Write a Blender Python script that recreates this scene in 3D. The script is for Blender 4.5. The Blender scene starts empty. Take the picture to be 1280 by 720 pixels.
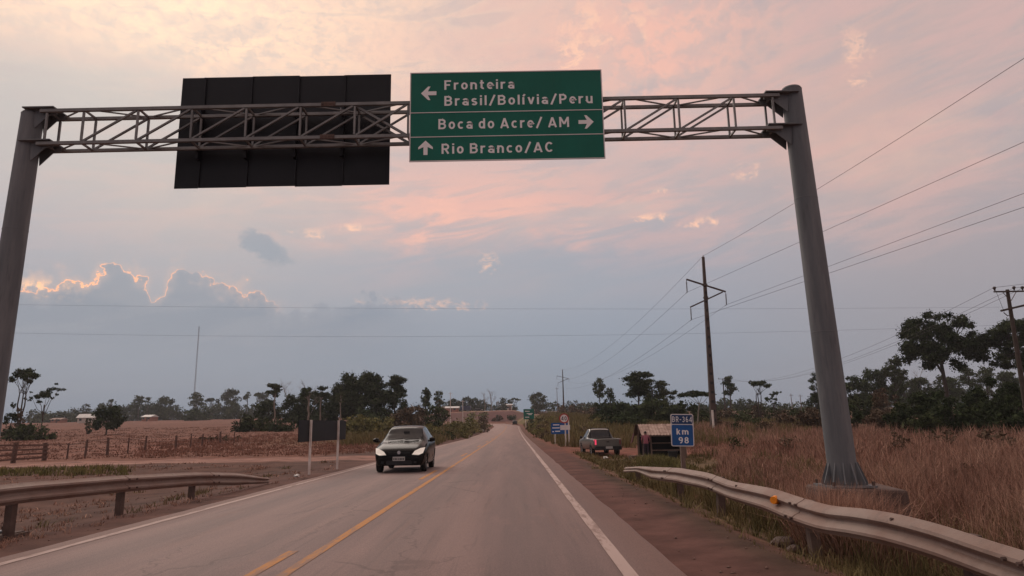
import bpy, bmesh, math, random
import numpy as np
from math import sin, cos, tan, atan2, radians, degrees, pi, sqrt, exp
from mathutils import Vector, Matrix

S = bpy.context.scene
COL = S.collection
rng = np.random.default_rng(7)
random.seed(7)

# ------------------------------------------------------------------ camera
FPX, PITCH, ROLL, CH = 865.0, radians(11.3), 0.018, 1.5      # focal length in pixels of a 1280 wide frame
_F = np.array([0, cos(PITCH), sin(PITCH)]); _U = np.array([0, -sin(PITCH), cos(PITCH)]); _R = np.array([1.0, 0, 0])
_R2 = _R * cos(ROLL) - _U * sin(ROLL); _U2 = _U * cos(ROLL) + _R * sin(ROLL)
CAMP = np.array([0, 0, CH])
cd = bpy.data.cameras.new('camera'); cam = bpy.data.objects.new('camera', cd); COL.objects.link(cam)
cd.sensor_width = 36; cd.lens = FPX / 1280 * 36; cd.clip_start = 0.1; cd.clip_end = 6000
cam.matrix_world = Matrix(((_R2[0], _U2[0], -_F[0], 0), (_R2[1], _U2[1], -_F[1], 0), (_R2[2], _U2[2], -_F[2], CH), (0, 0, 0, 1)))
S.camera = cam

def ray(px, py): return _F + _R2 * (px - 640) / FPX + _U2 * (360 - py) / FPX
def at(px, py, Y):
    v = ray(px, py); return CAMP + v * (Y / v[1])
def azel(px, py):
    v = ray(px, py); v = v / np.linalg.norm(v)
    return degrees(atan2(v[0], v[1])), degrees(math.asin(v[2]))

# ------------------------------------------------------------------ view, sun, sky
S.view_settings.view_transform = 'Standard'; S.view_settings.look = 'None'
S.view_settings.exposure = 0.26; S.view_settings.gamma = 1.0
SUN_AZ, SUN_EL = radians(-32), radians(40)
sd = bpy.data.lights.new('sun', 'SUN'); sd.energy = 1.1; sd.angle = radians(40); sd.color = (1.0, 0.90, 0.82)
so = bpy.data.objects.new('sun', sd); COL.objects.link(so)
sv = Vector((sin(SUN_AZ) * cos(SUN_EL), cos(SUN_AZ) * cos(SUN_EL), sin(SUN_EL)))
so.rotation_euler = sv.to_track_quat('Z', 'Y').to_euler()

def lin(c):
    o = []
    for v in c:
        v = v / 255
        o.append(v / 12.92 if v <= .04045 else ((v + .055) / 1.055) ** 2.4)
    return tuple(o)

class NT:
    """tiny helper for building node expressions"""
    def __init__(s, tree): s.t = tree; s.n = tree.nodes; s.l = tree.links
    def new(s, t, **kw):
        n = s.n.new(t)
        for k, v in kw.items(): setattr(n, k, v)
        return n
    def put(s, sock, v):
        if isinstance(v, bpy.types.NodeSocket): s.l.new(v, sock)
        elif isinstance(v, (tuple, list)) and len(v) == 3 and sock.type == 'RGBA': sock.default_value = (*v, 1)
        else: sock.default_value = v
    def m(s, op, a, b=0.0, c=None):
        n = s.new('ShaderNodeMath', operation=op); s.put(n.inputs[0], a); s.put(n.inputs[1], b)
        if c is not None: s.put(n.inputs[2], c)
        return n.outputs[0]
    def add(s, a, b): return s.m('ADD', a, b)
    def sub(s, a, b): return s.m('SUBTRACT', a, b)
    def mul(s, a, b): return s.m('MULTIPLY', a, b)
    def ss(s, x, a, b, lo=0.0, hi=1.0):
        n = s.new('ShaderNodeMapRange', interpolation_type='SMOOTHSTEP')
        for i, v in enumerate((x, a, b, lo, hi)): s.put(n.inputs[i], v)
        return n.outputs[0]
    def gauss(s, x, c, w):
        d = s.mul(s.sub(x, c), 1.0 / w)
        return s.m('POWER', 2.718282, s.mul(s.mul(d, d), -1.0))
    def mix(s, f, a, b, blend='MIX'):
        n = s.new('ShaderNodeMix', data_type='RGBA', blend_type=blend)
        s.put(n.inputs[0], f); s.put(n.inputs[6], a); s.put(n.inputs[7], b); return n.outputs[2]
    def noise(s, vec, scale, detail=4, rough=.55, dist=0.0, out=0):
        n = s.new('ShaderNodeTexNoise'); n.inputs['Scale'].default_value = scale; n.inputs['Detail'].default_value = detail
        n.inputs['Roughness'].default_value = rough; n.inputs['Distortion'].default_value = dist
        if vec is not None: s.l.new(vec, n.inputs['Vector'])
        return n.outputs[out]
    def vec(s, x, y, z=0.0):
        n = s.new('ShaderNodeCombineXYZ')
        for i, v in enumerate((x, y, z)): s.put(n.inputs[i], v)
        return n.outputs[0]
    def ramp(s, f, stops, interp='LINEAR'):
        n = s.new('ShaderNodeValToRGB'); n.color_ramp.interpolation = interp
        e = n.color_ramp.elements
        while len(e) < len(stops): e.new(.5)
        for i, (p, c) in enumerate(stops): e[i].position = p
        for i, (p, c) in enumerate(stops): e[i].color = (*c, 1) if isinstance(c, (tuple, list)) else (c, c, c, 1)
        s.put(n.inputs[0], f); return n.outputs[0]

W = bpy.data.worlds.new('World'); S.world = W; W.use_nodes = True
t = NT(W.node_tree); t.n.clear()
tc = t.new('ShaderNodeTexCoord'); D = tc.outputs['Generated']
sp = t.new('ShaderNodeSeparateXYZ'); t.l.new(D, sp.inputs[0]); dx, dy, dz = sp.outputs
az = t.mul(t.m('ARCTAN2', dx, dy), 180 / pi)
el = t.mul(t.m('ARCSINE', dz), 180 / pi)
k = t.m('DIVIDE', 1.0, t.add(t.m('ABSOLUTE', dz), .16))
plan = t.vec(t.mul(dx, k), t.mul(dy, k), 0.0)
ae = t.vec(t.mul(az, .1), t.mul(el, .1), 0.0)
gr = [(-8, (102, 112, 125)), (0, (116, 129, 145)), (5, (127, 140, 157)), (9, (136, 145, 161)), (13, (149, 152, 165)), (18, (168, 162, 166)), (24, (178, 167, 166)), (32, (188, 172, 167)), (55, (192, 178, 170)), (90, (190, 178, 172))]
base = t.ramp(t.mul(t.add(el, 10), .01), [((a + 10) / 100, lin(c)) for a, c in gr])
base = t.mix(t.mul(t.ss(az, 6, 34), .75), base, t.mix(t.ss(el, 0, 25), lin((138, 138, 147)), lin((180, 158, 155))))
n1 = t.noise(plan, 1.35, 6, .55, .5); n2 = t.noise(plan, 2.9, 6, .6, .3); n3 = t.noise(ae, 2.2, 7, .62, .6)
n4 = t.noise(ae, .75, 4, .5, .3)
n5 = t.noise(t.vec(t.mul(az, .1), t.mul(el, .16)), 7.5, 7, .68, .4); n6 = t.noise(t.vec(t.mul(az, .1), t.mul(el, .12), 3.7), 6.0, 5, .6, .3)
nS = t.noise(t.vec(t.mul(az, .045), t.add(t.mul(el, .22), t.mul(az, -.03)), 1.3), 2.6, 6, .6, .5)
hi = t.ss(el, 12, 24)
c = t.mix(t.mul(t.mul(t.ss(n1, .47, .66), hi), .75), base, lin((226, 188, 168)))
c = t.mix(t.mul(t.mul(t.ss(n2, .50, .68), t.ss(el, 8, 16)), .42), c, lin((158, 152, 158)))
# cream bank high on the one side, a clear grey gap below it
e1 = t.add(el, t.mul(t.sub(n3, .5), 7.0))
f = t.mul(t.mul(t.ss(e1, 24.5, 29.5), t.gauss(az, -26, 21)), t.ss(n5, .34, .60, .30, 1.0)); c = t.mix(t.mul(f, .95), c, lin((240, 200, 172)))
f = t.mul(t.gauss(az, -30, 17), t.gauss(t.add(el, t.mul(t.sub(n3, .5), 4.0)), 21.6, 4.2)); c = t.mix(t.mul(f, .85), c, lin((157, 161, 166)))
# pink glow over the road
f = t.mul(t.mul(t.gauss(az, -4, 15), t.gauss(t.add(el, t.mul(t.sub(nS, .5), 8.0)), 18.6, 3.6)), t.ss(nS, .34, .60, .45, 1.0)); c = t.mix(t.mul(f, .85), c, lin((226, 170, 157)))
f = t.mul(t.mul(t.gauss(az, -3, 10), t.gauss(t.add(e1, t.mul(t.sub(nS, .5), 8.0)), 17.6, 1.5)), t.ss(nS, .45, .62)); c = t.mix(t.mul(f, .8), c, lin((238, 178, 158)))
f = t.mul(t.ss(nS, .40, .66), t.mul(t.ss(el, 9, 16), t.ss(az, -16, 6, .2, .5))); c = t.mix(f, c, lin((208, 166, 160)))
f = t.mul(t.ss(nS, .50, .36), t.ss(el, 14, 24)); c = t.mix(t.mul(f, .45), c, lin((166, 157, 162)))
f = t.mul(t.mul(t.gauss(az, 13, 9), t.gauss(e1, 30, 5)), t.ss(n6, .38, .62)); c = t.mix(t.mul(f, .85), c, lin((232, 178, 160)))
f = t.mul(t.mul(t.gauss(az, 26, 10), t.gauss(e1, 22, 7)), t.ss(n4, .40, .60)); c = t.mix(t.mul(f, .45), c, lin((206, 166, 154)))
f = t.mul(t.mul(t.gauss(az, 9, 15), t.gauss(t.add(el, t.mul(t.sub(nS, .5), 6.0)), 29, 6)), t.ss(n1, .36, .62, .25, .9)); c = t.mix(t.mul(f, .75), c, lin((228, 176, 160)))
# blue-grey veil over the horizon
f = t.mul(t.gauss(az, 1, 15), t.gauss(t.add(el, t.mul(t.sub(n3, .5), 5.0)), 12.2, 2.6)); c = t.mix(t.mul(f, .72), c, lin((146, 151, 163)))
f = t.mul(t.gauss(az, -24, 9), t.gauss(el, 14.5, 4.5)); c = t.mix(t.mul(f, .40), c, lin((162, 158, 163)))
# small wisps
for (px, py, w, h, s_) in ((445, 284, 1.4, .35, .8), (390, 291, 1.2, .45, .5), (812, 271, 1.2, .4, .8), (882, 277, 1.3, .5, .8), (826, 238, .9, .3, .5), (930, 212, 1.0, .6, .5), (608, 325, 1.1, .8, .5), (530, 378, 4.0, .5, .45), (720, 60, 1.6, 1.4, .9), (742, 20, 2.2, 1.8, .7), (800, 22, 1.6, 1.4, .6), (1066, 62, .9, 2.0, .6)):
    a0, e0 = azel(px, py)
    q = t.mul(t.gauss(t.add(az, t.mul(t.sub(n6, .5), 5.0 * w)), a0, w), t.gauss(t.add(el, t.mul(t.sub(n5, .5), 5.0 * h)), e0, h))
    c = t.mix(t.mul(t.mul(t.ss(q, .12, .95), t.ss(n5, .40, .60)), s_ * 1.25), c, lin((236, 188, 164)))
# towering clouds with lit rims near the horizon
nT = t.noise(ae, 5.5, 7, .66, .2); nR = t.noise(ae, 3.0, 3, .5)
pts = [(-60, 375), (0, 366), (30, 362), (70, 353), (92, 349), (112, 350), (118, 337), (148, 328), (166, 338), (184, 352), (190, 372), (201, 370), (212, 343), (228, 336), (243, 340), (262, 353), (300, 357), (325, 366), (345, 384), (400, 384), (440, 372), (470, 366), (520, 380), (620, 392), (700, 398)]
st = []
for px, py in pts:
    a0, e0 = azel(px, py); st.append(((a0 + 42) / 50, e0 / 20))
T = t.mul(t.ramp(t.mul(t.add(az, 42), 1 / 50), st), 20.0)
vb = t.new('ShaderNodeTexVoronoi', feature='SMOOTH_F1'); vb.inputs['Scale'].default_value = 8.0; vb.inputs['Smoothness'].default_value = .25
t.l.new(t.vec(t.add(t.mul(az, .1), t.mul(nR, .12)), t.mul(el, .1)), vb.inputs['Vector'])
vs_ = t.new('ShaderNodeTexVoronoi', feature='F1'); vs_.inputs['Scale'].default_value = 21.0; t.l.new(ae, vs_.inputs['Vector'])
T = t.add(T, t.add(t.mul(t.sub(.42, vb.outputs['Distance']), 1.5), t.mul(t.sub(.42, vs_.outputs['Distance']), .55)))
T = t.add(T, t.add(t.mul(t.sub(nT, .5), 2.2), t.mul(t.sub(n5, .5), 1.5)))
dT = t.sub(T, el)
inside = t.mul(t.ss(dT, -.10, .16), t.mul(t.ss(el, 3, 8.5), t.ss(az, -4, -14, 0, 1)))
c = t.mix(t.mul(inside, .95), c, t.mix(t.mul(t.ss(dT, 1.3, 0), .35), t.mix(t.ss(nS, .4, .6), lin((118, 131, 150)), lin((126, 136, 153))), lin((146, 150, 163))))
rim = t.mul(t.mul(t.gauss(dT, .0, .085), t.ss(nR, .34, .50)), t.mul(t.ss(az, -18, -21), t.ss(el, 8.6, 10.2)))
c = t.mix(t.mul(t.mul(t.gauss(dT, -.15, .7), t.ss(nR, .34, .6)), t.mul(t.ss(az, -15, -22), t.mul(t.ss(el, 8.2, 10), .28))), c, lin((222, 178, 160)))
c = t.mix(t.mul(rim, t.ss(az, -22, -33, .55, .95)), c, (1.15, .50, .26))
a0, e0 = azel(40, 360)
f = t.mul(t.mul(t.gauss(az, a0, 2.4), t.gauss(el, e0, .55)), t.ss(nT, .45, .6)); c = t.mix(t.mul(f, .9), c, (1.1, .62, .36))
# the small dark cloud
a0, e0 = azel(330, 309)
u = t.add(t.sub(az, a0), t.mul(t.sub(n6, .5), 3.0)); v = t.add(t.sub(el, e0), t.mul(t.sub(n5, .5), 1.8))
v2 = t.add(v, t.mul(u, .45))
q = t.add(t.mul(t.mul(u, u), 1 / 3.6), t.mul(t.mul(v2, v2), 1 / 1.0))
c = t.mix(t.mul(t.ss(q, 1.5, .35), .85), c, lin((126, 138, 155)))
sky = t.new('ShaderNodeTexSky', sky_type='NISHITA'); sky.sun_disc = False
sky.sun_elevation = SUN_EL; sky.sun_rotation = SUN_AZ; sky.air_density = 2; sky.dust_density = 6
SKS = 0.1
cc = t.mix(.06, t.mix(1.0, c, (1 / SKS, 1 / SKS, 1 / SKS), 'MULTIPLY'), sky.outputs[0])
bg = t.new('ShaderNodeBackground'); bg.inputs[1].default_value = SKS; t.l.new(cc, bg.inputs[0])
wo = t.new('ShaderNodeOutputWorld'); t.l.new(bg.outputs[0], wo.inputs[0])

# ------------------------------------------------------------------ materials
def mat(name, col, rough=.75, var=.25, scale=3.0, bump=0.0, metal=0.0, emit=None, island=0.0, col2=None, stretch=None, attr=None, spec=.3, trans=0.0, coat=0.0):
    m = bpy.data.materials.new(name); m.use_nodes = True
    q = NT(m.node_tree); b = q.n['Principled BSDF']; tcn = q.new('ShaderNodeTexCoord'); vec = tcn.outputs['Object']
    if stretch:
        mp = q.new('ShaderNodeMapping'); mp.inputs['Scale'].default_value = stretch; q.l.new(vec, mp.inputs[0]); vec = mp.outputs[0]
    if attr:
        an = q.new('ShaderNodeAttribute'); an.attribute_name = attr; base_ = an.outputs['Color']
    else: base_ = tuple(col)
    n = q.noise(vec, scale, 6, .6)
    c2 = col2 if col2 is not None else tuple(min(1, x * 1.6) for x in col)
    if attr: out = q.mix(1.0, base_, q.ramp(n, [(.25, 1 - var * 1.6), (.75, 1 + var * 1.6)]), 'MULTIPLY')
    else: out = q.mix(q.mul(q.ss(n, .35, .72), min(1, var * 2.2)), base_, c2)
    if var and not attr: out = q.mix(q.mul(q.ss(q.noise(vec, scale * 4.3, 4, .6), .5, .8), min(.9, var)), out, tuple(x * .5 for x in col))
    if island:
        gi = q.new('ShaderNodeNewGeometry'); oi = q.new('ShaderNodeObjectInfo')
        r_ = q.add(q.mul(gi.outputs['Random Per Island'], island), 1 - island * .45)
        r_ = q.mul(r_, q.add(.82, q.mul(oi.outputs['Random'], .36)))
        cn = q.vec(r_, r_, r_); out = q.mix(1.0, out, cn, 'MULTIPLY')
    q.put(b.inputs['Base Color'], out)
    b.inputs['Roughness'].default_value = rough; b.inputs['Metallic'].default_value = metal
    b.inputs['Specular IOR Level'].default_value = spec
    if coat: b.inputs['Coat Weight'].default_value = coat; b.inputs['Coat Roughness'].default_value = .08
    if emit: b.inputs['Emission Color'].default_value = (*emit[0], 1); b.inputs['Emission Strength'].default_value = emit[1]
    if bump:
        bn = q.new('ShaderNodeBump'); bn.inputs['Strength'].default_value = bump; bn.inputs['Distance'].default_value = .03
        q.l.new(q.noise(vec, scale * 6, 8, .65), bn.inputs['Height']); q.l.new(bn.outputs[0], b.inputs['Normal'])
    return m

M = {}
M['steel'] = mat('galvanised_steel', (.118, .126, .134), .6, .5, 1.6, .15, 0, col2=(.18, .184, .188), stretch=(3, 3, .35))
M['truss'] = mat('truss_steel', (.16, .155, .152), .5, .35, 3, .1, .3, col2=(.25, .24, .23))
M['rail'] = mat('dusty_guardrail', (.27, .198, .165), .65, .6, 1.6, .2, 0, col2=(.22, .135, .105))
M['rust'] = mat('rusty_steel', (.085, .055, .045), .8, .4, 4, .2)
M['black_alu'] = mat('dark_sign_back', (.0085, .0085, .011), .5, .3, 1.2, .05, 0, spec=.25)
M['green'] = mat('sign_green', (.003, .112, .078), .5, .18, .9, 0, spec=.25)
M['blue'] = mat('sign_blue', (.016, .082, .25), .5, .25, 2, 0, spec=.25)
M['navy'] = mat('sign_navy', (.02, .05, .13), .5, .2, 2, 0, spec=.25)
M['white'] = mat('sign_white', (.66, .60, .59), .55, .12, 2, 0)
M['legend'] = mat('sign_legend', (.80, .76, .75), .5, .06, 2, 0)
M['red'] = mat('sign_red', (.34, .035, .03), .55, .15, 2)
M['blackp'] = mat('black_print', (.02, .02, .02), .6, .1, 2)
M['concrete'] = mat('old_concrete', (.125, .092, .08), .9, .45, 2.5, .4, col2=(.10, .058, .046))
M['postw'] = mat('weathered_white_post', (.74, .67, .62), .8, .3, 3, .1, col2=(.55, .42, .36))
M['wood'] = mat('grey_wood', (.15, .105, .085), .9, .4, 4, .3, stretch=(6, 6, .8))
M['darkwood'] = mat('dark_wood', (.105, .062, .05), .9, .4, 4, .3, stretch=(6, 6, .8))
M['cpole'] = mat('pole_concrete', (.075, .055, .048), .9, .3, 1.5, .2)
M['wire'] = mat('cable', (.05, .045, .045), .6, .1, 2)
M['ceramic'] = mat('insulator', (.05, .035, .03), .3, .1, 2)
M['bark'] = mat('bark', (.055, .042, .034), .95, .4, 3, .4, stretch=(4, 4, 1))
M['palebark'] = mat('pale_bark', (.26, .215, .175), .95, .4, 3, .3, stretch=(4, 4, 1), col2=(.17, .13, .10))
M['leafd'] = mat('dark_leaves', (.031, .044, .020), .75, .3, .35, island=.9, col2=(.064, .078, .032), spec=.05)
M['leafm'] = mat('mid_leaves', (.044, .057, .024), .75, .35, .4, island=.9, col2=(.080, .088, .036), spec=.06)
M['leafy'] = mat('yellow_green_leaves', (.15, .145, .05), .75, .35, .6, island=.9, col2=(.22, .175, .075), spec=.12)
M['leafb'] = mat('brown_leaves', (.095, .068, .044), .8, .35, .6, island=.9, col2=(.13, .085, .052), spec=.12)
M['grassdry'] = mat('dry_grass', (.27, .150, .110), .85, .55, .45, island=1.1, col2=(.42, .265, .19), spec=.1)
M['grassfield'] = mat('pasture_grass', (.205, .104, .074), .85, .3, .4, island=.4, col2=(.25, .135, .096), spec=.1)
M['grassgreen'] = mat('green_grass', (.13, .125, .045), .85, .4, .8, island=1.0, col2=(.24, .19, .085), spec=.1)
M['grassdull'] = mat('dull_grass', (.135, .115, .05), .85, .4, .8, island=.9, col2=(.19, .135, .07), spec=.1)
M['paint_dark'] = mat('dark_car_paint', (.008, .0072, .0072), .24, .05, 2, 0, 0, spec=.08, coat=.05)
M['paint_silver'] = mat('silver_car_paint', (.125, .122, .11), .4, .25, 1.5, 0, .3, coat=.5)
M['glass'] = mat('car_glass', (.035, .035, .036), .14, .3, 1.2, 0, 0, spec=.12, col2=(.08, .078, .076))
M['glassdark'] = mat('dark_glass', (.012, .012, .013), .12, 0, 2, spec=.5)
M['tyre'] = mat('tyre_rubber', (.018, .016, .016), .85, .2, 5)
M['rim'] = mat('wheel_rim', (.35, .34, .33), .4, .2, 5, 0, .7)
M['plastic'] = mat('black_plastic', (.018, .018, .019), .55, .15, 4)
M['head'] = mat('headlight_lit', (.6, .56, .5), .2, 0, 2, emit=((1, .84, .72), .3))
M['tail'] = mat('taillight_lit', (.5, .03, .06), .3, 0, 2, emit=((1, .08, .16), .6))
M['tailoff'] = mat('taillight_off', (.22, .06, .06), .3, .2, 2)
M['chrome'] = mat('chrome', (.6, .58, .56), .2, .05, 3, 0, 1)
M['plate'] = mat('number_plate', (.42, .40, .38), .5, .1, 3)
M['amber'] = mat('amber_reflector', (.85, .26, .015), .3, .1, 5)
M['tile'] = mat('sun_bleached_roof', (.40, .29, .24), .85, .7, 2.2, .2, col2=(.20, .125, .10))
M['tarp'] = mat('black_tarp', (.012, .012, .013), .7, .2, 3)
M['cloth'] = mat('dark_red_cloth', (.07, .015, .018), .9, .2, 5)
M['pink'] = mat('pink_cotton', (.28, .095, .12), .9, .25, 8)
M['jeans'] = mat('dark_denim', (.04, .03, .04), .9, .2, 8)
M['skin'] = mat('brown_skin', (.16, .085, .06), .6, .1, 8)
M['hair'] = mat('black_hair', (.01, .008, .008), .7, .1, 8)
M['wallw'] = mat('pale_wall', (.45, .38, .33), .85, .25, 1)
M['roofw'] = mat('pale_roof', (.55, .53, .50), .6, .2, 1)
M['wallred'] = mat('clay_wall', (.30, .13, .09), .85, .25, 1)
M['truckblue'] = mat('dark_blue_paint', (.03, .035, .07), .5, .1, 2)
M['litter'] = mat('white_plastic', (.6, .58, .55), .5, .1, 5)

# ------------------------------------------------------------------ mesh helpers
class MB:
    def __init__(s): s.v = []; s.f = []; s.mi = []
    def addv(s, vs, fs, mi=0):
        o = len(s.v); s.v += [tuple(map(float, p)) for p in vs]
        for q in fs: s.f.append([i + o for i in q]); s.mi.append(mi)
        return s
    def box(s, c, d, rz=0.0, mi=0, rot=None):
        R = rot if rot is not None else Matrix.Rotation(rz, 3, 'Z')
        vs = [Vector(c) + R @ Vector((x * d[0] / 2, y * d[1] / 2, z * d[2] / 2)) for x in (-1, 1) for y in (-1, 1) for z in (-1, 1)]
        return s.addv(vs, [(0, 1, 3, 2), (4, 6, 7, 5), (0, 4, 5, 1), (2, 3, 7, 6), (0, 2, 6, 4), (1, 5, 7, 3)], mi)
    def bar(s, a, b, w, h=None, mi=0):
        a, b = Vector(a), Vector(b); d = b - a
        R = d.to_track_quat('X', 'Z').to_matrix(); return s.box((a + b) / 2, (d.length, w, h or w), rot=R, mi=mi)
    def tube(s, path, rad, n=8, mi=0, cap=True):
        path = [Vector(p) for p in path]
        if not hasattr(rad, '__len__'): rad = [rad] * len(path)
        vs = []; fs = []; ref = None
        for i, p in enumerate(path):
            d = (path[min(i + 1, len(path) - 1)] - path[max(i - 1, 0)]).normalized()
            if ref is None:
                ref = d.orthogonal().normalized()
            ref = (ref - d * ref.dot(d)).normalized(); o = d.cross(ref)
            for j in range(n):
                a = 2 * pi * j / n; vs.append(p + (ref * cos(a) + o * sin(a)) * rad[i])
        for i in range(len(path) - 1):
            for j in range(n): fs.append((i * n + j, i * n + (j + 1) % n, (i + 1) * n + (j + 1) % n, (i + 1) * n + j))
        if cap: fs.append(tuple(range(n))[::-1]); fs.append(tuple((len(path) - 1) * n + j for j in range(n)))
        return s.addv(vs, fs, mi)
    def prism(s, poly, y0, y1, mi=0):
        """polygon in x,z extruded along y (counter-clockwise seen from -y)"""
        n = len(poly); vs = [(x, y0, z) for x, z in poly] + [(x, y1, z) for x, z in poly]
        fs = [tuple(range(n)), tuple(range(2 * n - 1, n - 1, -1))] + [(i, i + n, (i + 1) % n + n, (i + 1) % n) for i in range(n)]
        return s.addv(vs, fs, mi)
    def build(s, name, mats, parent=None, smooth=False, loc=None):
        me = bpy.data.meshes.new(name); me.from_pydata(s.v, [], s.f)
        mats = mats if isinstance(mats, (list, tuple)) else [mats]
        for q in mats: me.materials.append(q)
        if len(mats) > 1: me.polygons.foreach_set('material_index', s.mi)
        bm = bmesh.new(); bm.from_mesh(me); bmesh.ops.recalc_face_normals(bm, faces=bm.faces); bm.to_mesh(me); bm.free()
        if smooth:
            me.polygons.foreach_set('use_smooth', [True] * len(me.polygons))
            me.set_sharp_from_angle(angle=radians(38))
        o = bpy.data.objects.new(name, me); COL.objects.link(o)
        if parent: o.parent = parent
        if loc is not None: o.location = loc
        return o

def npmesh(name, verts, loops, per, mats, parent=None, col=None, smooth=False):
    """large meshes straight from numpy: per = corners of each face"""
    me = bpy.data.meshes.new(name); nv = len(verts); nf = len(loops) // per
    me.vertices.add(nv); me.vertices.foreach_set('co', np.asarray(verts, np.float32).ravel())
    me.loops.add(nf * per); me.loops.foreach_set('vertex_index', np.asarray(loops, np.int32))
    me.polygons.add(nf); me.polygons.foreach_set('loop_start', np.arange(0, nf * per, per, dtype=np.int32))
    if smooth: me.polygons.foreach_set('use_smooth', np.ones(nf, bool))
    if col is not None:
        ca = me.color_attributes.new('tint', 'FLOAT_COLOR', 'POINT')
        ca.data.foreach_set('color', np.concatenate([col, np.ones((nv, 1))], 1).astype(np.float32).ravel())
    me.update(calc_edges=True); me.validate()
    for q in (mats if isinstance(mats, (list, tuple)) else [mats]): me.materials.append(q)
    o = bpy.data.objects.new(name, me); COL.objects.link(o)
    if parent: o.parent = parent
    return o

def tag(o, label=None, cat=None, group=None, kind=None):
    if label: o['label'] = label
    if cat: o['category'] = cat
    if group: o['group'] = group
    if kind: o['kind'] = kind
    return o
def thing(name, label, cat, loc=(0, 0, 0), rz=0.0, group=None):
    o = bpy.data.objects.new(name, None); COL.objects.link(o); o.location = loc; o.rotation_euler.z = rz
    o.empty_display_size = .2
    return tag(o, label, cat, group)
def dup(root, loc, rz=None, label=None, scale=None):
    c = root.copy(); COL.objects.link(c); c.location = loc
    if rz is not None: c.rotation_euler.z = rz
    if scale: c.scale = scale
    if label: c['label'] = label
    for ch in list(root.children):
        d = ch.copy(); COL.objects.link(d); d.parent = c
        for g in list(ch.children):
            e = g.copy(); COL.objects.link(e); e.parent = d
    return c

# ------------------------------------------------------------------ terrain height
def _tab(xs, zs):
    X = np.arange(-400, 1500, 5.0); Z = np.interp(X, xs, zs)
    kk = np.ones(7) / 7; Z = np.convolve(np.pad(Z, 3, 'edge'), kk, 'valid'); return X, Z
TR = _tab([-400, 90, 163, 258, 285, 335, 450, 1500], [0, 0, .4, 2.1, 2.7, 9.2, 10.5, 13])
TL = _tab([-400, 45, 100, 200, 350, 500, 1500], [0, 0, 1.0, 3.4, 7.4, 10, 15])
TG = _tab([-400, 42, 70, 150, 300, 500, 1500], [-.45, -.45, .5, 2.4, 6.6, 10, 15])
def sstep(a, b, x):
    q = np.clip((x - a) / (b - a), 0, 1); return q * q * (3 - 2 * q)
_ph = rng.uniform(0, 6.28, (12, 2)); _fr = rng.normal(0, 1, (12, 2))
def wob(x, y, s):
    r = 0
    for i in range(12): r = r + np.sin(x * _fr[i, 0] / s + y * _fr[i, 1] / s + _ph[i, 0])
    return r / 5
def road_x(y):       # the centre line bends away to the left far ahead
    q = np.clip((np.asarray(y, float) - 215) / 60, 0, None); return -2.55 - 5.5 * q * q
def H(x, y):
    x = np.asarray(x, float); y = np.asarray(y, float)
    zr = np.interp(y, *TR); zl = np.interp(y, *TL); zg = np.interp(y, *TG)
    yy = np.clip(y, 0, 400); u = x - (road_x(np.clip(y, None, 262)) + 2.55)
    wl = sstep(-8.5 - .02 * yy, -24 - .10 * yy, u); wr = sstep(2.7, 4.4 + .02 * yy, u)
    z = zr * (1 - wl - wr) + zl * wl + zg * wr
    off = sstep(-6.9, -8.5, u) + sstep(1.9, 3.2, u)
    z = z - .22 * np.exp(-((u + 11.2) / 2.2) ** 2) * sstep(33, 27, y)          # shallow ditch behind the rail
    z = z + sstep(-5.5, -8.5, u) * .9 * np.exp(-((u + 9 + .03 * yy) / (4 + .02 * yy)) ** 2) * sstep(60, 100, y) * sstep(255, 200, y) + sstep(3, 6, u) * .8 * np.exp(-((u - 8 - .03 * yy) / (4 + .02 * yy)) ** 2) * sstep(70, 110, y) * sstep(255, 200, y)   # banks
    return z + off * (.035 * wob(x, y, 1.1) + .06 * wob(x + 30, y, 5)) * (1 + .004 * yy)
def G(x, y): return float(H(x, y))

def axis(segs):
    r = []
    for a, b, n in segs: r += list(np.linspace(a, b, n, endpoint=False))
    return np.array(r + [segs[-1][1]])
GX = axis([(-900, -200, 24), (-200, -60, 40), (-60, -22, 60), (-22, -10, 50), (-10, -6, 26), (-6, 1.3, 12), (1.3, 6, 40), (6, 14, 36), (14, 50, 60), (50, 200, 40), (200, 900, 24)])
GY = axis([(-150, -5, 16), (-5, 3, 10), (3, 30, 120), (30, 60, 90), (60, 120, 90), (120, 340, 130), (340, 1100, 50)])
xx, yy = np.meshgrid(GX, GY); zz = H(xx, yy)
zz -= .035 * (sstep(-6.45, -6.2, xx - road_x(yy) - 2.55) * sstep(1.75, 1.5, xx - road_x(yy) - 2.55))   # road bed, just below the asphalt
nx, ny = len(GX), len(GY)
vv = np.stack([xx, yy, zz], -1).reshape(-1, 3)
ii = (np.arange(ny - 1)[:, None] * nx + np.arange(nx - 1)[None]).ravel()
lp = np.stack([ii, ii + 1, ii + nx + 1, ii + nx], 1).ravel()
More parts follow.
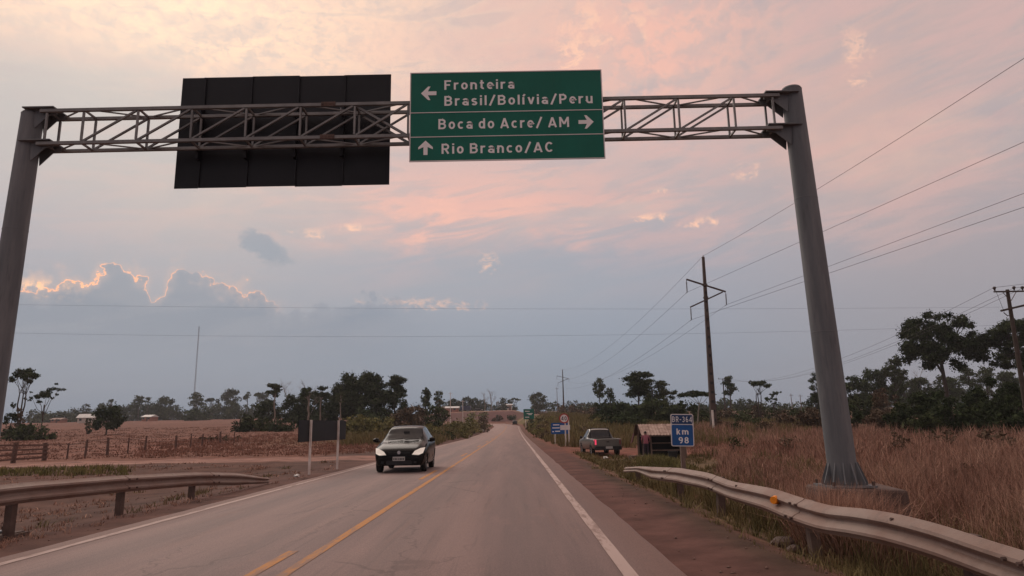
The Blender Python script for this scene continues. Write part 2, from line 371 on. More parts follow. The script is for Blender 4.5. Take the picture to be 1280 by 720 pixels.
# ground colours: laterite, dry pasture, grey-brown shoulder
def C3(*c): return np.array(c, float)
X, Y = vv[:, 0], vv[:, 1]; uu = X - road_x(np.clip(Y, None, 262)) - 2.55
w1 = wob(X, Y, 2.2) * .5; w2 = wob(X + 9, Y - 4, 9) * .5
def lay(c, colr, f): return c * (1 - np.clip(f, 0, 1)[:, None]) + colr[None] * np.clip(f, 0, 1)[:, None]
cg = np.repeat(C3(.165, .074, .05)[None], len(X), 0)
cg = lay(cg, C3(.20, .090, .063), sstep(-.2, .7, w2))
cg = lay(cg, C3(.125, .052, .037), sstep(.35, .9, wob(X, Y * 3, 14) * .6 + .15 * w1) * .8 * sstep(40, 80, np.hypot(X, Y)))
cg = lay(cg, C3(.15, .125, .05), sstep(55, 80, Y) * sstep(30, 14, np.abs(uu)) * sstep(2.6, 4.2, np.abs(uu + 2.5) - 3 + .4 * w1) * .85)
cg = lay(cg, C3(.092, .052, .041), sstep(-12.5, -9.5, uu + w1) * sstep(0, -1, uu) * sstep(140, 80, Y))      # left verge
cg = lay(cg, C3(.115, .062, .05), sstep(-8.6, -7.4, uu + .4 * w1) * sstep(0, -1, uu) * sstep(230, 160, Y))
cg = lay(cg, C3(.110, .055, .045), sstep(1.0, 1.2, uu) * sstep(3.5, 2.9, uu + .25 * w1) * sstep(60, 44, Y))        # right shoulder
cg = lay(cg, C3(.13, .072, .055), sstep(1.0, 1.2, uu) * sstep(2.9, 2.2, uu + .25 * w1) * sstep(44, 60, Y) * .9)
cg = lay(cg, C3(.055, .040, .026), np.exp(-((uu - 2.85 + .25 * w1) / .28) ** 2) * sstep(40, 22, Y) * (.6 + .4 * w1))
cg = lay(cg, C3(.12, .085, .05), sstep(3.0, 3.6, uu + .25 * w1) * sstep(7.5, 5.5, uu) * sstep(36, 26, Y) * .8)
cg = lay(cg, C3(.13, .088, .05), sstep(3.4, 4.4, uu + .3 * w1) * sstep(12, 9, uu) * sstep(41.5, 39.5, Y + w1) * sstep(20, 24, Y))
cg = lay(cg, C3(.20, .078, .056), np.exp(-(((Y - 43.6) / 2.6) ** 2 + ((X - 6.5) / 5) ** 2)) * .9)                         # bare yard by the stall
dr = sstep(2.6, 1.7, np.abs(Y - 36 - .12 * (X + 12) * (X > -12) - .5 * w1)) * sstep(-6.2, -7.2, uu) * sstep(-160, -60, X)
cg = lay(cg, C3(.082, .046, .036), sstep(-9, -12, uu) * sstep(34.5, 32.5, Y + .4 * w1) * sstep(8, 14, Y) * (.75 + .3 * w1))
cg = lay(cg, C3(.27, .15, .118), dr * .9)
cg = lay(cg, C3(.36, .22, .18), sstep(.7, .3, np.abs(Y - 34.6 - .3 * w1)) * sstep(-13, -17, uu) * .7)
cg = lay(cg, C3(.10, .075, .042), sstep(5, 9, uu) * sstep(60, 80, Y) * sstep(.8, -.2, w2 + .3 * w1))
cg = lay(cg, C3(.10, .042, .040), sstep(284, 292, Y) * sstep(338, 330, Y) * sstep(-90, -50, X) * sstep(70, 40, X) * .85)
cg = lay(cg, C3(.36, .21, .16), sstep(334, 338, Y) * sstep(352, 346, Y) * sstep(-90, -60, X) * sstep(90, 60, X) * .9)
cg = lay(cg, C3(.30, .17, .13), np.exp(-((Y - 272) / 4.5) ** 2) * sstep(90, 60, np.abs(X)) * sstep(2, 4, np.abs(X + 5)))
M['ground'] = mat('red_earth', (.2, .1, .07), .95, .32, 1.1, .55, attr='tint', spec=.1)
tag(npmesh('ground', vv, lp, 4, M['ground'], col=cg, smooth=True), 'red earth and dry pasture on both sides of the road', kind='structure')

# ------------------------------------------------------------------ road
def strip(name, y0, y1, xl, xr, dz, m, step=None, thick=0.0, jag=0.0):
    ys = []; y = y0
    while y < y1: ys.append(y); y += step or max(1.0, min(6, y * .05))
    ys.append(y1); ys = np.array(ys); cx = road_x(ys); zc = np.interp(ys, *TR)
    jl = jag * wob(ys * 3, ys, 1.3); jr = jag * wob(ys * 2 + 50, ys, 1.1)
    cols = [(cx + xl + jl, zc + dz), (cx + xr + jr, zc + dz)]
    if thick: cols = [(cx + xl + jl - .05, zc + dz - thick)] + cols + [(cx + xr + jr + .05, zc + dz - thick)]
    nc = len(cols); n = len(ys)
    V = np.stack([np.stack([q[0], ys, q[1]], -1) for q in cols], 1).reshape(-1, 3)
    F = np.concatenate([(np.arange(n - 1)[:, None] * nc + c0 + np.array([0, 1, nc + 1, nc])[None]) for c0 in range(nc - 1)]).ravel()
    return npmesh(name, V, F, 4, m)
def road_mat():
    m = bpy.data.materials.new('dusty_asphalt'); m.use_nodes = True; q = NT(m.node_tree); b = q.n['Principled BSDF']
    tcn = q.new('ShaderNodeTexCoord'); s = q.new('ShaderNodeSeparateXYZ'); q.l.new(tcn.outputs['Object'], s.inputs[0]); x, y, z = s.outputs
    lon = q.vec(q.mul(x, 1.0), q.mul(y, .05)); lon2 = q.vec(q.mul(x, 4.0), q.mul(y, .12))
    c = q.mix(q.ss(q.noise(lon, 1.1, 5, .6), .35, .68), (.195, .142, .132), (.265, .185, .166))
    # polished wheel tracks and dusty crown between them
    for cx in (-1.55, .1, -3.45, -5.2): c = q.mix(q.mul(q.gauss(q.add(x, q.mul(q.sub(q.noise(lon, .7, 2), .5), .5)), cx, .34), .38), c, (.165, .130, .122))
    c = q.mix(q.mul(q.ss(q.noise(lon2, 1.0, 6, .65), .52, .75), .5), c, (.225, .145, .122))
    c = q.mix(q.mul(q.ss(q.noise(lon2, 1.9, 5, .65), .52, .75), .45), c, (.12, .096, .09))
    c = q.mix(q.mul(q.ss(q.noise(q.vec(q.mul(x, 1.6), q.mul(y, .5), 4.0), .8, 6, .7), .56, .70), .35), c, (.30, .20, .175))
    c = q.mix(q.mul(q.add(q.ss(x, -5.6, -6.3), q.ss(x, .9, 1.6)), .6), c, (.215, .125, .10))
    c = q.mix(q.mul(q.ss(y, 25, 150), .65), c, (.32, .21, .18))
    g = q.noise(tcn.outputs['Object'], 70, 3, .6); c = q.mix(1.0, c, q.ramp(g, [(.3, .74), (.7, 1.24)]), 'MULTIPLY')
    # thin cracks running along and across
    vo = q.new('ShaderNodeTexVoronoi', feature='DISTANCE_TO_EDGE'); vo.inputs['Scale'].default_value = .55
    q.l.new(q.vec(q.add(x, q.mul(q.noise(tcn.outputs['Object'], 2.0, 4), .8)), q.mul(y, .35)), vo.inputs['Vector'])
    c = q.mix(q.mul(q.ss(vo.outputs[0], .012, .004), q.mul(q.ss(q.noise(lon, .6, 2), .5, .6), .32)), c, (.07, .055, .05))
    q.put(b.inputs['Base Color'], c); b.inputs['Roughness'].default_value = .82; b.inputs['Specular IOR Level'].default_value = .25
    bn = q.new('ShaderNodeBump'); bn.inputs['Strength'].default_value = .35; bn.inputs['Distance'].default_value = .008
    q.l.new(g, bn.inputs['Height']); q.l.new(bn.outputs[0], b.inputs['Normal']); return m
M['road'] = road_mat()
def paint_mat(name, col, worn):
    m = bpy.data.materials.new(name); m.use_nodes = True; q = NT(m.node_tree); b = q.n['Principled BSDF']; tcn = q.new('ShaderNodeTexCoord')
    s = q.new('ShaderNodeSeparateXYZ'); q.l.new(tcn.outputs['Object'], s.inputs[0]); x, y, z = s.outputs
    n = q.noise(q.vec(q.mul(x, 9.0), q.mul(y, 1.6)), 1.0, 7, .68); n2 = q.noise(q.vec(x, q.mul(y, .22)), 1.0, 3)
    c = q.mix(q.ss(q.add(n, q.mul(q.sub(n2, .5), .6)), .48, .66), col, worn)
    q.put(b.inputs['Base Color'], c); b.inputs['Roughness'].default_value = .75; b.inputs['Specular IOR Level'].default_value = .2; return m
M['yellow'] = paint_mat('worn_yellow_paint', (.44, .20, .06), (.27, .16, .11))
M['edge'] = paint_mat('worn_white_paint', (.42, .315, .28), (.25, .17, .148))
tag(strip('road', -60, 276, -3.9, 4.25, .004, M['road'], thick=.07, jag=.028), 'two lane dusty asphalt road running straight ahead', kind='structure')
tag(strip('edge_line', -60, 268, 3.62, 3.77, .009, M['edge'], jag=.008), kind='structure')
tag(strip('edge_line', -60, 266, -3.62, -3.49, .009, M['edge'], jag=.008), kind='structure')
tag(strip('centre_line', -60, 262, .02, .15, .009, M['yellow'], jag=.008), kind='structure')
for y0 in (5.0, 21.2, 37.4, 53.6, 69.8, 86, 102):
    tag(strip('dashed_line', y0, y0 + 4.2, -.33, -.20, .009, M['yellow'], step=.5, jag=.006), kind='structure')

# ------------------------------------------------------------------ lettering
def _arc(cx, cz, rx, rz, a0, a1, n=14): return [(cx + rx * cos(radians(a0 + (a1 - a0) * i / n)), cz + rz * sin(radians(a0 + (a1 - a0) * i / n))) for i in range(n + 1)]
B_, X_ = .085, .74
def _ring(cx, cz, rx, rz): return _arc(cx, cz, rx, rz, 0, 360, 24)
GLY = {   # highway style letters drawn as strokes; capital height 1, stroke 0.17: (width, strokes)
 'F': (.58, [[(B_, 0), (B_, 1)], [(B_, 1 - B_), (.56, 1 - B_)], [(B_, .50), (.48, .50)]]),
 'B': (.66, [[(B_, 0), (B_, 1)], [(B_, 1 - B_), (.34, 1 - B_)] + _arc(.34, .72, .20, .195, 90, -90) + [(B_, .525)], [(.34, .525)] + _arc(.36, .305, .215, .22, 90, -90) + [(B_, B_)]]),
 'P': (.62, [[(B_, 0), (B_, 1)], [(B_, 1 - B_), (.32, 1 - B_)] + _arc(.32, .68, .215, .235, 90, -90) + [(B_, .445)]]),
 'R': (.66, [[(B_, 0), (B_, 1)], [(B_, 1 - B_), (.34, 1 - B_)] + _arc(.34, .69, .21, .225, 90, -90) + [(B_, .465)], [(.32, .46), (.57, 0)]]),
 'A': (.74, [[(.07, 0), (.37, .97)], [(.37, .97), (.67, 0)], [(.17, .26), (.57, .26)]]),
 'C': (.66, [_arc(.35, .5, .265, .415, 42, 318, 22)]),
 'M': (.84, [[(B_, 0), (B_, 1)], [(.755, 0), (.755, 1)], [(.10, .95), (.42, .30)], [(.42, .30), (.74, .95)]]),
 'H': (.66, [[(B_, 0), (B_, 1)], [(.575, 0), (.575, 1)], [(B_, .5), (.575, .5)]]),
 'a': (.54, [[(.455, 0), (.455, .50)] + _arc(.27, .475, .185, .18, 0, 155), _ring(.265, .225, .18, .14)]),
 'c': (.52, [_arc(.285, .37, .20, .285, 48, 312, 18)]),
 'd': (.56, [_ring(.28, .37, .195, .285), [(.475, 0), (.475, 1)]]),
 'e': (.55, [[(.10, .37), (.475, .37)] + _arc(.28, .37, .195, .285, 0, 312, 20)]),
 'i': (.17, [[(B_, 0), (B_, X_)], [(B_, .85), (B_, 1.01)]]),
 'í': (.24, [[(B_, 0), (B_, X_)], [(.07, .83), (.22, 1.04)]]),
 'k': (.54, [[(B_, 0), (B_, 1)], [(.44, X_), (.11, .30)], [(.22, .42), (.46, 0)]]),
 'l': (.17, [[(B_, 0), (B_, 1)]]),
 'm': (.88, [[(B_, 0), (B_, X_)], [(B_, .44)] + _arc(.265, .44, .18, .215, 180, 0) + [(.445, 0)], [(.445, .44)] + _arc(.625, .44, .18, .215, 180, 0) + [(.805, 0)]]),
 'n': (.56, [[(B_, 0), (B_, X_)], [(B_, .43)] + _arc(.28, .43, .195, .225, 180, 0) + [(.475, 0)]]),
 'o': (.56, [_ring(.28, .37, .195, .285)]),
 'r': (.40, [[(B_, 0), (B_, X_)], [(B_, .40)] + _arc(.29, .42, .205, .235, 180, 62)]),
 's': (.50, [_arc(.25, .52, .155, .135, 25, 250, 12) + _arc(.245, .225, .165, .142, 80, -155, 14)]),
 't': (.40, [[(.17, .96), (.17, .24)] + _arc(.32, .24, .15, .155, 180, 285, 8), [(.02, X_ - .07), (.37, X_ - .07)]]),
 'u': (.56, [[(B_, X_), (B_, .31)] + _arc(.28, .31, .195, .225, 180, 360) + [(.475, .31)], [(.475, X_), (.475, 0)]]),
 'v': (.54, [[(.06, X_), (.27, .03)], [(.27, .03), (.48, X_)]]),
 '/': (.50, [[(.04, -.06), (.46, 1.04)]]),
 '-': (.38, [[(.03, .45), (.35, .45)]]),
 '0': (.64, [_ring(.32, .5, .235, .415)]),
 '3': (.60, [_arc(.28, .72, .20, .195, 150, -90, 14) + _arc(.28, .305, .22, .22, 90, -155, 14)]),
 '4': (.64, [[(.47, 0), (.47, 1)], [(.47, .96), (.06, .30)], [(.03, .26), (.62, .26)]]),
 '6': (.60, [_ring(.30, .31, .215, .225), [(.085, .34)] + _arc(.33, .42, .245, .495, 172, 75, 10)]),
 '8': (.60, [_ring(.30, .715, .185, .20), _ring(.30, .29, .215, .21)]),
 '9': (.60, [_ring(.30, .69, .215, .225), [(.515, .66)] + _arc(.27, .58, .245, .495, -8, -105, 10)]),
}
def ribbon(mb, line, w, y):
    """a flat stroke of width w with mitred joints"""
    n = len(line); closed = n > 3 and abs(line[0][0] - line[-1][0]) + abs(line[0][1] - line[-1][1]) < 1e-6; vs = []
    pts_ = [Vector((a, b)) for a, b in line]
    for i in range(n):
        p0 = pts_[i - 1] if i else (pts_[-2] if closed else None); p1 = pts_[i + 1] if i < n - 1 else (pts_[1] if closed else None)
        d0 = (pts_[i] - p0).normalized() if p0 is not None else None; d1 = (p1 - pts_[i]).normalized() if p1 is not None else None
        d0 = d0 or d1; d1 = d1 or d0; t_ = (d0 + d1); t_ = t_.normalized() if t_.length > 1e-4 else d0; nr = Vector((-t_.y, t_.x)); k_ = w / 2 / max(.5, nr.dot(Vector((-d0.y, d0.x))))
        vs += [(pts_[i].x + nr.x * k_, y, pts_[i].y + nr.y * k_), (pts_[i].x - nr.x * k_, y, pts_[i].y - nr.y * k_)]
    mb.addv(vs, [(2 * i, 2 * i + 1, 2 * i + 3, 2 * i + 2) for i in range(n - 1)])
def lettering(s, x0, x1, z0, cap, y, m, parent, stroke=.168, gap=.22, kind=None):
    """flat print facing -y: left edge x0, right edge x1, baseline z0, capital height cap"""
    tot = 0.0; lay_ = []
    for ch in s:
        if ch == ' ': tot += .30; continue
        wd, st_ = GLY[ch]; lay_.append((tot, st_)); tot += wd + gap
    tot -= gap; sx = (x1 - x0) / tot; o = None
    for off, st_ in lay_:
        mb = MB()
        for q_, line in enumerate(st_):
            m2 = MB(); ribbon(m2, line, stroke, 0); mb.addv([(x0 + (off + a) * sx, y - .0004 * q_, z0 + c_ * cap) for a, b, c_ in m2.v], m2.f)
        o = mb.build('letter', m, parent)
    return o

# ------------------------------------------------------------------ sign gantry over the road
GY0, GY1 = 10.83, 11.17          # near and far faces of the truss
gantry = thing('sign_gantry', 'grey steel lattice gantry spanning the road on two tapered columns', 'gantry', (-1.7, 11, 0))
GO = Vector((-1.7, 11, 0))
def gmb(): return MB()
def grel(mb):
    mb.v = [(a - GO.x, b - GO.y, c_ - GO.z) for a, b, c_ in mb.v]; return mb
def column(xb, xt, zb, zt):
    mb = MB(); n = 10
    path = [(xb + (xt - xb) * i / n, 11, zb + (zt - zb) * i / n) for i in range(n + 1)]
    mb.tube(path, [.215 - .047 * i / n for i in range(n + 1)], 24)
    c_ = grel(mb).build('column', M['steel'], gantry, True)
    cap = MB(); cap.tube([(xt, 11, zt), (xt, 11, zt + .035)], [.172, .15], 24); grel(cap).build('column_cap', M['steel'], c_, True)
    for f_ in (.36, .70):
        rr_ = .215 - .047 * f_ + .004; p0 = Vector(path[0]).lerp(Vector(path[-1]), f_); ws = MB(); ws.tube([p0, p0 + Vector((0, 0, .012)), p0 + Vector((0, 0, .024))], [rr_ - .004, rr_, rr_ - .004], 24); grel(ws).build('weld_seam', M['steel'], c_, True)
    fl = MB(); fl.box((xb, 11, zb + .015), (.68, .68, .03)); grel(fl).build('base_plate', M['steel'], c_)
    for i in range(12):
        a = 2 * pi * i / 12 + .13; mb = MB(); ca, sa = cos(a), sin(a)
        p = [(.19, .03), (.32, .03), (.33, .06), (.22, .36), (.19, .36)]
        vs = [(xb + ca * r - sa * w, 11 + sa * r + ca * w, zb + z) for w in (-.010, .010) for r, z in p]
        mb.addv(vs, [(0, 1, 2, 3, 4), (9, 8, 7, 6, 5)] + [(i_, i_ + 5, (i_ + 1) % 5 + 5, (i_ + 1) % 5) for i_ in range(5)])
        grel(mb).build('stiffener_fin', M['steel'], c_)
    for i in range(4):
        a = pi / 4 + i * pi / 2; mb = MB(); bx_, by_ = xb + cos(a) * .42, 11 + sin(a) * .42
        mb.tube([(bx_, by_, zb + .03), (bx_, by_, zb + .09)], .022, 6); grel(mb).build('anchor_bolt', M['rust'], c_)
    return c_
XR0 = at(1056, 608, 11.0); XR1 = at(989, 113, 11.0); XL1 = at(41, 144, 11.0); XL0 = at(-22, 590, 11.0)
ZB = float(XR0[2])
column(XR0[0], XR1[0], ZB, XR1[2]); column(-8.3, XL1[0], .02, XL1[2])
nodes = [float(at(p, 160, GY0)[0]) for p in (57, 103, 171, 239, 307, 375, 443, 510, 578, 646, 714, 782, 850, 920, 969)]
ZU = (at(57, 139.5, GY0)[2] + at(920, 119, GY0)[2]) / 2; ZL = (at(57, 182, GY0)[2] + at(920, 158, GY0)[2]) / 2
slope = (at(920, 119, GY0)[2] - at(57, 139.5, GY0)[2]) / (nodes[-2] - nodes[0])
zu = lambda x: ZU + slope * (x + 1.7) * .6
zl_ = lambda x: ZL + slope * (x + 1.7) * .6
for yv in (GY0, GY1):
    for zf in (zu, zl_):
        mb = MB(); a, b = nodes[0] - .12, nodes[-1] + .12
        mb.bar((a, yv, zf(a)), (b, yv, zf(b)), .053); grel(mb).build('chord', M['truss'], gantry)
    for i, x in enumerate(nodes):
        mb = MB(); mb.bar((x, yv, zl_(x) + .04), (x, yv, zu(x) - .04), .032); grel(mb).build('truss_post', M['truss'], gantry)
        if 1 <= i < len(nodes) - 2:
            x2 = nodes[i + 1]; mb = MB(); mb.bar((x + .03, yv, zl_(x) + .03), (x2 - .03, yv, zu(x2) - .03), .034, .03); grel(mb).build('diagonal_brace', M['truss'], gantry)
            if i == 6: mb = MB(); mb.bar((x + .03, yv + .05, zu(x) - .03), (x2 - .03, yv + .05, zl_(x2) + .03), .046, .038); grel(mb).build('diagonal_brace', M['truss'], gantry)
for zf in (zu, zl_):
    for i, x in enumerate(nodes):
        mb = MB(); mb.bar((x, GY0 + .03, zf(x)), (x, GY1 - .03, zf(x)), .03); grel(mb).build('cross_strut', M['truss'], gantry)
        if i < len(nodes) - 1:
            x2 = nodes[i + 1]; a, b = (GY0, GY1) if (i % 2) else (GY1, GY0)
            mb = MB(); mb.bar((x + .03, a, zf(x) + .012), (x2 - .03, b, zf(x2) + .012), .022, .02); grel(mb).build('lateral_brace', M['truss'], gantry)
for (xc, xe, sgn) in ((XL1[0], nodes[0], 1), (XR1[0], nodes[-1], -1)):
    for zf, up in ((zu, 0), (zl_, 1)):
        for yv in (GY0 + .06, GY1 - .06):
            z = zf(xe); mb = MB()
            p = [(xc + sgn * .10, z + .07), (xe + sgn * .12, z + .04), (xe + sgn * .12, z - .04), (xe - sgn * .02, z - .06), (xc + sgn * .14, z - .28)]
            mb.prism(p, yv - .008, yv + .008); grel(mb).build('gusset_plate', M['steel'], gantry)
        z = zf(xe); mb = MB(); mb.box(((xc + xe) / 2 + sgn * .04, 11, z + .055), (abs(xe - xc) + .16, .44, .02)); grel(mb).build('bracket_plate', M['steel'], gantry)

for zf in (zu, zl_):
    xs_ = float(at(410, 160, GY0)[0]); mb = MB(); mb.box((xs_, GY0 - .036, zf(xs_)), (.24, .012, .075)); sp0 = grel(mb).build('splice_plate', M['rust'], gantry)
    for i in range(4):
        mb = MB(); mb.tube([(xs_ - .09 + .06 * i, GY0 - .042, zf(xs_)), (xs_ - .09 + .06 * i, GY0 - .056, zf(xs_))], .011, 6); grel(mb).build('bolt', M['rust'], sp0)

# concrete foundation block of the right column
fb = MB(); bx, by = XR0[0] + .15, 11.0
rgh = [(-.58, -.42), (.56, -.46), (.60, .46), (-.56, .48)]
top = [(bx + a, by + b, ZB + (.0 if i != 1 else -.03)) for i, (a, b) in enumerate(rgh)]
mid = [(bx + a * 1.03, by + b * 1.03, ZB - .30) for a, b in rgh]; bot = [(bx + a * .99, by + b, G(bx, by) - .35) for a, b in rgh]
fb.addv(top + mid + bot, [(0, 1, 2, 3)] + [(i, (i + 1) % 4, 4 + (i + 1) % 4, 4 + i) for i in range(4)] + [(4 + i, 4 + (i + 1) % 4, 8 + (i + 1) % 4, 8 + i) for i in range(4)])
fbo = fb.build('concrete_block', M['concrete']); bv = fbo.modifiers.new('b', 'BEVEL'); bv.width = .035; bv.segments = 2
tag(fbo, 'rough concrete foundation block under the right gantry column', 'concrete block')
fb = MB(); fb.box((-8.3, 11, -.25), (1.1, 1.1, .5)); fb.box((-8.3, 11, .0), (1.0, 1.0, .03))
tag(fb.build('concrete_block', M['concrete']), 'concrete foundation block under the left gantry column behind guardrail', 'concrete block')

# ------------------------------------------------------------------ green direction sign on the gantry
SY = GY0 - .17
ds = thing('direction_sign', 'large green overhead direction sign with white words and three arrows', 'road sign', (0, SY, 6.7))
def P(px, py): q = at(px, py, SY); return q[0], q[2] - 6.7
l0, zt0 = P(513.5, 90.5); r0, zt1 = P(753.5, 88); _, zb0 = P(511, 201.5); r1, zb1 = P(755, 199.5)
zt = (zt0 + zt1) / 2; zb = (zb0 + zb1) / 2; x0, x1 = (l0 + P(511, 201)[0]) / 2, (r0 + r1) / 2
cuts = [x0, P(569, 150)[0], P(633, 150)[0], P(694, 150)[0], x1]
for a, b in zip(cuts[:-1], cuts[1:]):
    mb = MB(); mb.box(((a + b) / 2, 0, (zt + zb) / 2), (b - a - .0012, .012, zt - zb)); mb.build('panel', M['green'], ds)
mb = MB(); mb.box(((x0 + x1) / 2, .0125, (zt + zb) / 2), (x1 - x0 - .01, .01, zt - zb - .01)); mb.build('backing', M['green'], ds)  # unseen sheet added to stop sky light showing through the panel gaps
for nm, (a, b, z0_, z1_) in (('border', (x0, x1, zt - .016, zt)), ('border', (x0, x1, zb, zb + .016)), ('border', (x0, x0 + .016, zb + .017, zt - .017)), ('border', (x1 - .016, x1, zb + .017, zt - .017))):
    mb = MB(); mb.box(((a + b) / 2, -.009, (z0_ + z1_) / 2), (b - a, .006, z1_ - z0_)); mb.build(nm, M['white'], ds)
zd1 = (P(513, 141.2)[1] + P(753, 137.6)[1]) / 2; zd2 = (P(513, 171.5)[1] + P(754, 168)[1]) / 2
for z in (zd1, zd2):
    mb = MB(); mb.box(((x0 + x1) / 2, -.009, z), (x1 - x0 - .036, .006, .013)); mb.build('divider_line', M['white'], ds)
def tx(s, xa, xb, yb_, yt_, **kw):
    a, z0_ = P(xa, yb_); b, _ = P(xb, yb_); xm = (xa + xb) / 2; cap = P(xa, yt_)[1] - z0_
    lettering(s, a, b, z0_ - .008, cap, -.0085, M['legend'], ds, **kw)
tx('Fronteira', 555.5, 643, 112, 100.2)
tx('Brasil/Bolívia/Peru', 555.5, 741, 132, 119.8)
tx('Boca do Acre/ AM', 548, 711.5, 161.3, 148.6)
tx('Rio Branco/AC', 552, 691.5, 192, 179.4)
def arrow(cx, cz, s, ang):
    pts_ = [(1, 0), (.08, .95), (-.22, .95), (.10, .27), (-1, .27), (-1, -.27), (.10, -.27), (-.22, -.95), (.08, -.95)]
    mb = MB(); R = [(cx + s * (x * cos(ang) - z * sin(ang)), cz + s * (x * sin(ang) + z * cos(ang))) for x, z in pts_]
    mb.v = []; vs = [(x, -.0105, z) for x, z in R] + [(x, -.0065, z) for x, z in R]
    for a_, b_, c_ in ((0, 1, 3), (1, 2, 3), (0, 3, 6), (3, 4, 5), (3, 5, 6), (0, 6, 8), (6, 7, 8)): mb.addv([vs[a_], vs[b_], vs[c_]], [(0, 1, 2)])
    return mb.build('arrow', M['legend'], ds)
arrow(*P(536, 117), .128, pi); arrow(*P(732.5, 152.7), .125, 0); arrow(*P(532, 185), .125, pi / 2)
for xa in (-1.2, 0, 1.2):
    mb = MB(); mb.box((xa, .055, (zt + zb) / 2), (.05, .075, zt - zb - .1)); mb.build('mounting_rail', M['truss'], ds)

# dark back of the sign for the other direction
BY = GY1 + .20
bs = thing('direction_sign', 'black back of the overhead sign facing oncoming traffic, behind the lattice beam', 'road sign', (-3.9, BY, 6.5))
def Q(px, py): q = at(px, py, BY); return q[0] + 3.9, q[2] - 6.5
top_y = lambda px: 98.5 + (px - 228) * (93 - 98.5) / 260
tl, tr_, br, bl = Q(228, 98.5), Q(488, 93), Q(488, 230), Q(218, 237)
xa, xb = (tl[0] + bl[0]) / 2, (tr_[0] + br[0]) / 2; zt_, zb_ = (tl[1] + tr_[1]) / 2, (br[1] + bl[1]) / 2
cuts = [xa] + [(Q(a, 97)[0] + Q(b, 232)[0]) / 2 for a, b in ((257, 249), (315, 309), (374, 369), (432, 428))] + [xb]
for i, (a, b) in enumerate(zip(cuts[:-1], cuts[1:])):
    mb = MB(); mb.box(((a + b) / 2, .003 * (i % 2), (zt_ + zb_) / 2 + .006 * (i % 3)), (b - a - .006, .015, zt_ - zb_)); mb.build('panel', M['black_alu'], bs)
    if i:
        mb = MB(); mb.box((a, -.022, (zt_ + zb_) / 2), (.035, .028, zt_ - zb_ - .02)); rb = mb.build('stiffening_rib', M['black_alu'], bs)
for px, py in ((309, 193), (368, 193), (428, 141)):
    x, z = Q(px, py); mb = MB(); mb.box((x, -.055, z), (.035, .03, .13)); mb.build('clip', M['white'], bs)
for a in cuts[1:-1]:
    mb = MB(); mb.box((a, -.10, (zu(a) + zl_(a)) / 2 - 6.5), (.05, .11, .95)); mb.build('mounting_rail', M['black_alu'], bs)

# ------------------------------------------------------------------ W-beam guardrails
WP = [(-.155, .0), (-.135, .018), (-.10, .075), (-.07, .082), (-.04, .055), (-.02, .012), (0, .004), (.02, .012), (.04, .055), (.07, .082), (.10, .075), (.135, .018), (.155, .0)]
def wbeam(path, face, m, parent, lean=0.0, widths=None):
    """path: points on the rail's top edge; face: unit vector (x) towards the traffic"""
    mb = MB(); n = len(WP); vs = []
    for i, p in enumerate(path):
        wv = widths[i] if widths else 1.0
        ln = lean[i] if hasattr(lean, '__len__') else lean
        for off in (0, -.012):
            for h_, d_ in (WP if off == 0 else WP[::-1]):
                hh = (h_ - .155) * wv; vs.append((p[0] + face * (d_ * wv + off) - face * hh * ln, p[1], p[2] + hh))
    fs = []; n2 = 2 * n
    for i in range(len(path) - 1):
        for j in range(n2): fs.append((i * n2 + j, i * n2 + (j + 1) % n2, (i + 1) * n2 + (j + 1) % n2, (i + 1) * n2 + j))
    for e in (0, (len(path) - 1) * n2):
        for j in range(n - 1): fs.append((e + j, e + j + 1, e + n2 - 2 - j, e + n2 - 1 - j))
    mb.addv(vs, fs); return mb.build('rail_beam', m, parent, True)
def interp_path(ctrl, step=.25):
    ys = np.array([c_[1] for c_ in ctrl]); o = np.argsort(ys); ys = ys[o]; xs = np.array([c_[0] for c_ in ctrl])[o]; zs = np.array([c_[2] for c_ in ctrl])[o]
    yi = np.arange(ys[0], ys[-1] + 1e-6, step)
    def sm(a):
        v = np.interp(yi, ys, a); kk = np.array([1, 2, 3, 2, 1]) / 9; return np.convolve(np.pad(v, 2, 'edge'), kk, 'valid')
    return [(a, b, c_) for a, b, c_ in zip(sm(xs), yi, sm(zs))]
gl = thing('guardrail', 'dusty metal guardrail on dark posts along the left verge', 'guardrail', (0, 0, 0))
ctrl = []
for Yv, py_x in ((6, None), (8, None), (11.0, (18, 604)), (13.8, (158, 594)), (16.6, (245, 590)), (18.6, (295, 591)), (20.9, (338, 598))):
    if py_x is None: ctrl.append((-8.02, Yv, .72))
    else:
        q = at(py_x[0], py_x[1], Yv); ctrl.append((q[0], Yv, q[2]))
pth = interp_path(ctrl); wbeam(pth, 1, M['rail'], gl, lean=.08, widths=[1.0 if p[1] < 18.5 else max(.45, 1 - (p[1] - 18.5) * .23) for p in pth])
for px, Yv in ((None, 8.3), (22, 11.1), (160, 13.8), (245, 16.6)):
    q = at(px, 640, Yv) if px else (-8.1,); x = q[0] - .03; g = G(x, Yv); ztop = np.interp(Yv, [p[1] for p in pth], [p[2] for p in pth])
    x = float(np.interp(Yv, [p[1] for p in pth], [p[0] for p in pth])) - .075
    mb = MB(); mb.prism([(x - .055, g - .3), (x + .055, g - .3), (x + .055, ztop - .02), (x - .055, ztop - .02)], Yv - .06, Yv + .06); mb.build('rail_post', M['rust'], gl)
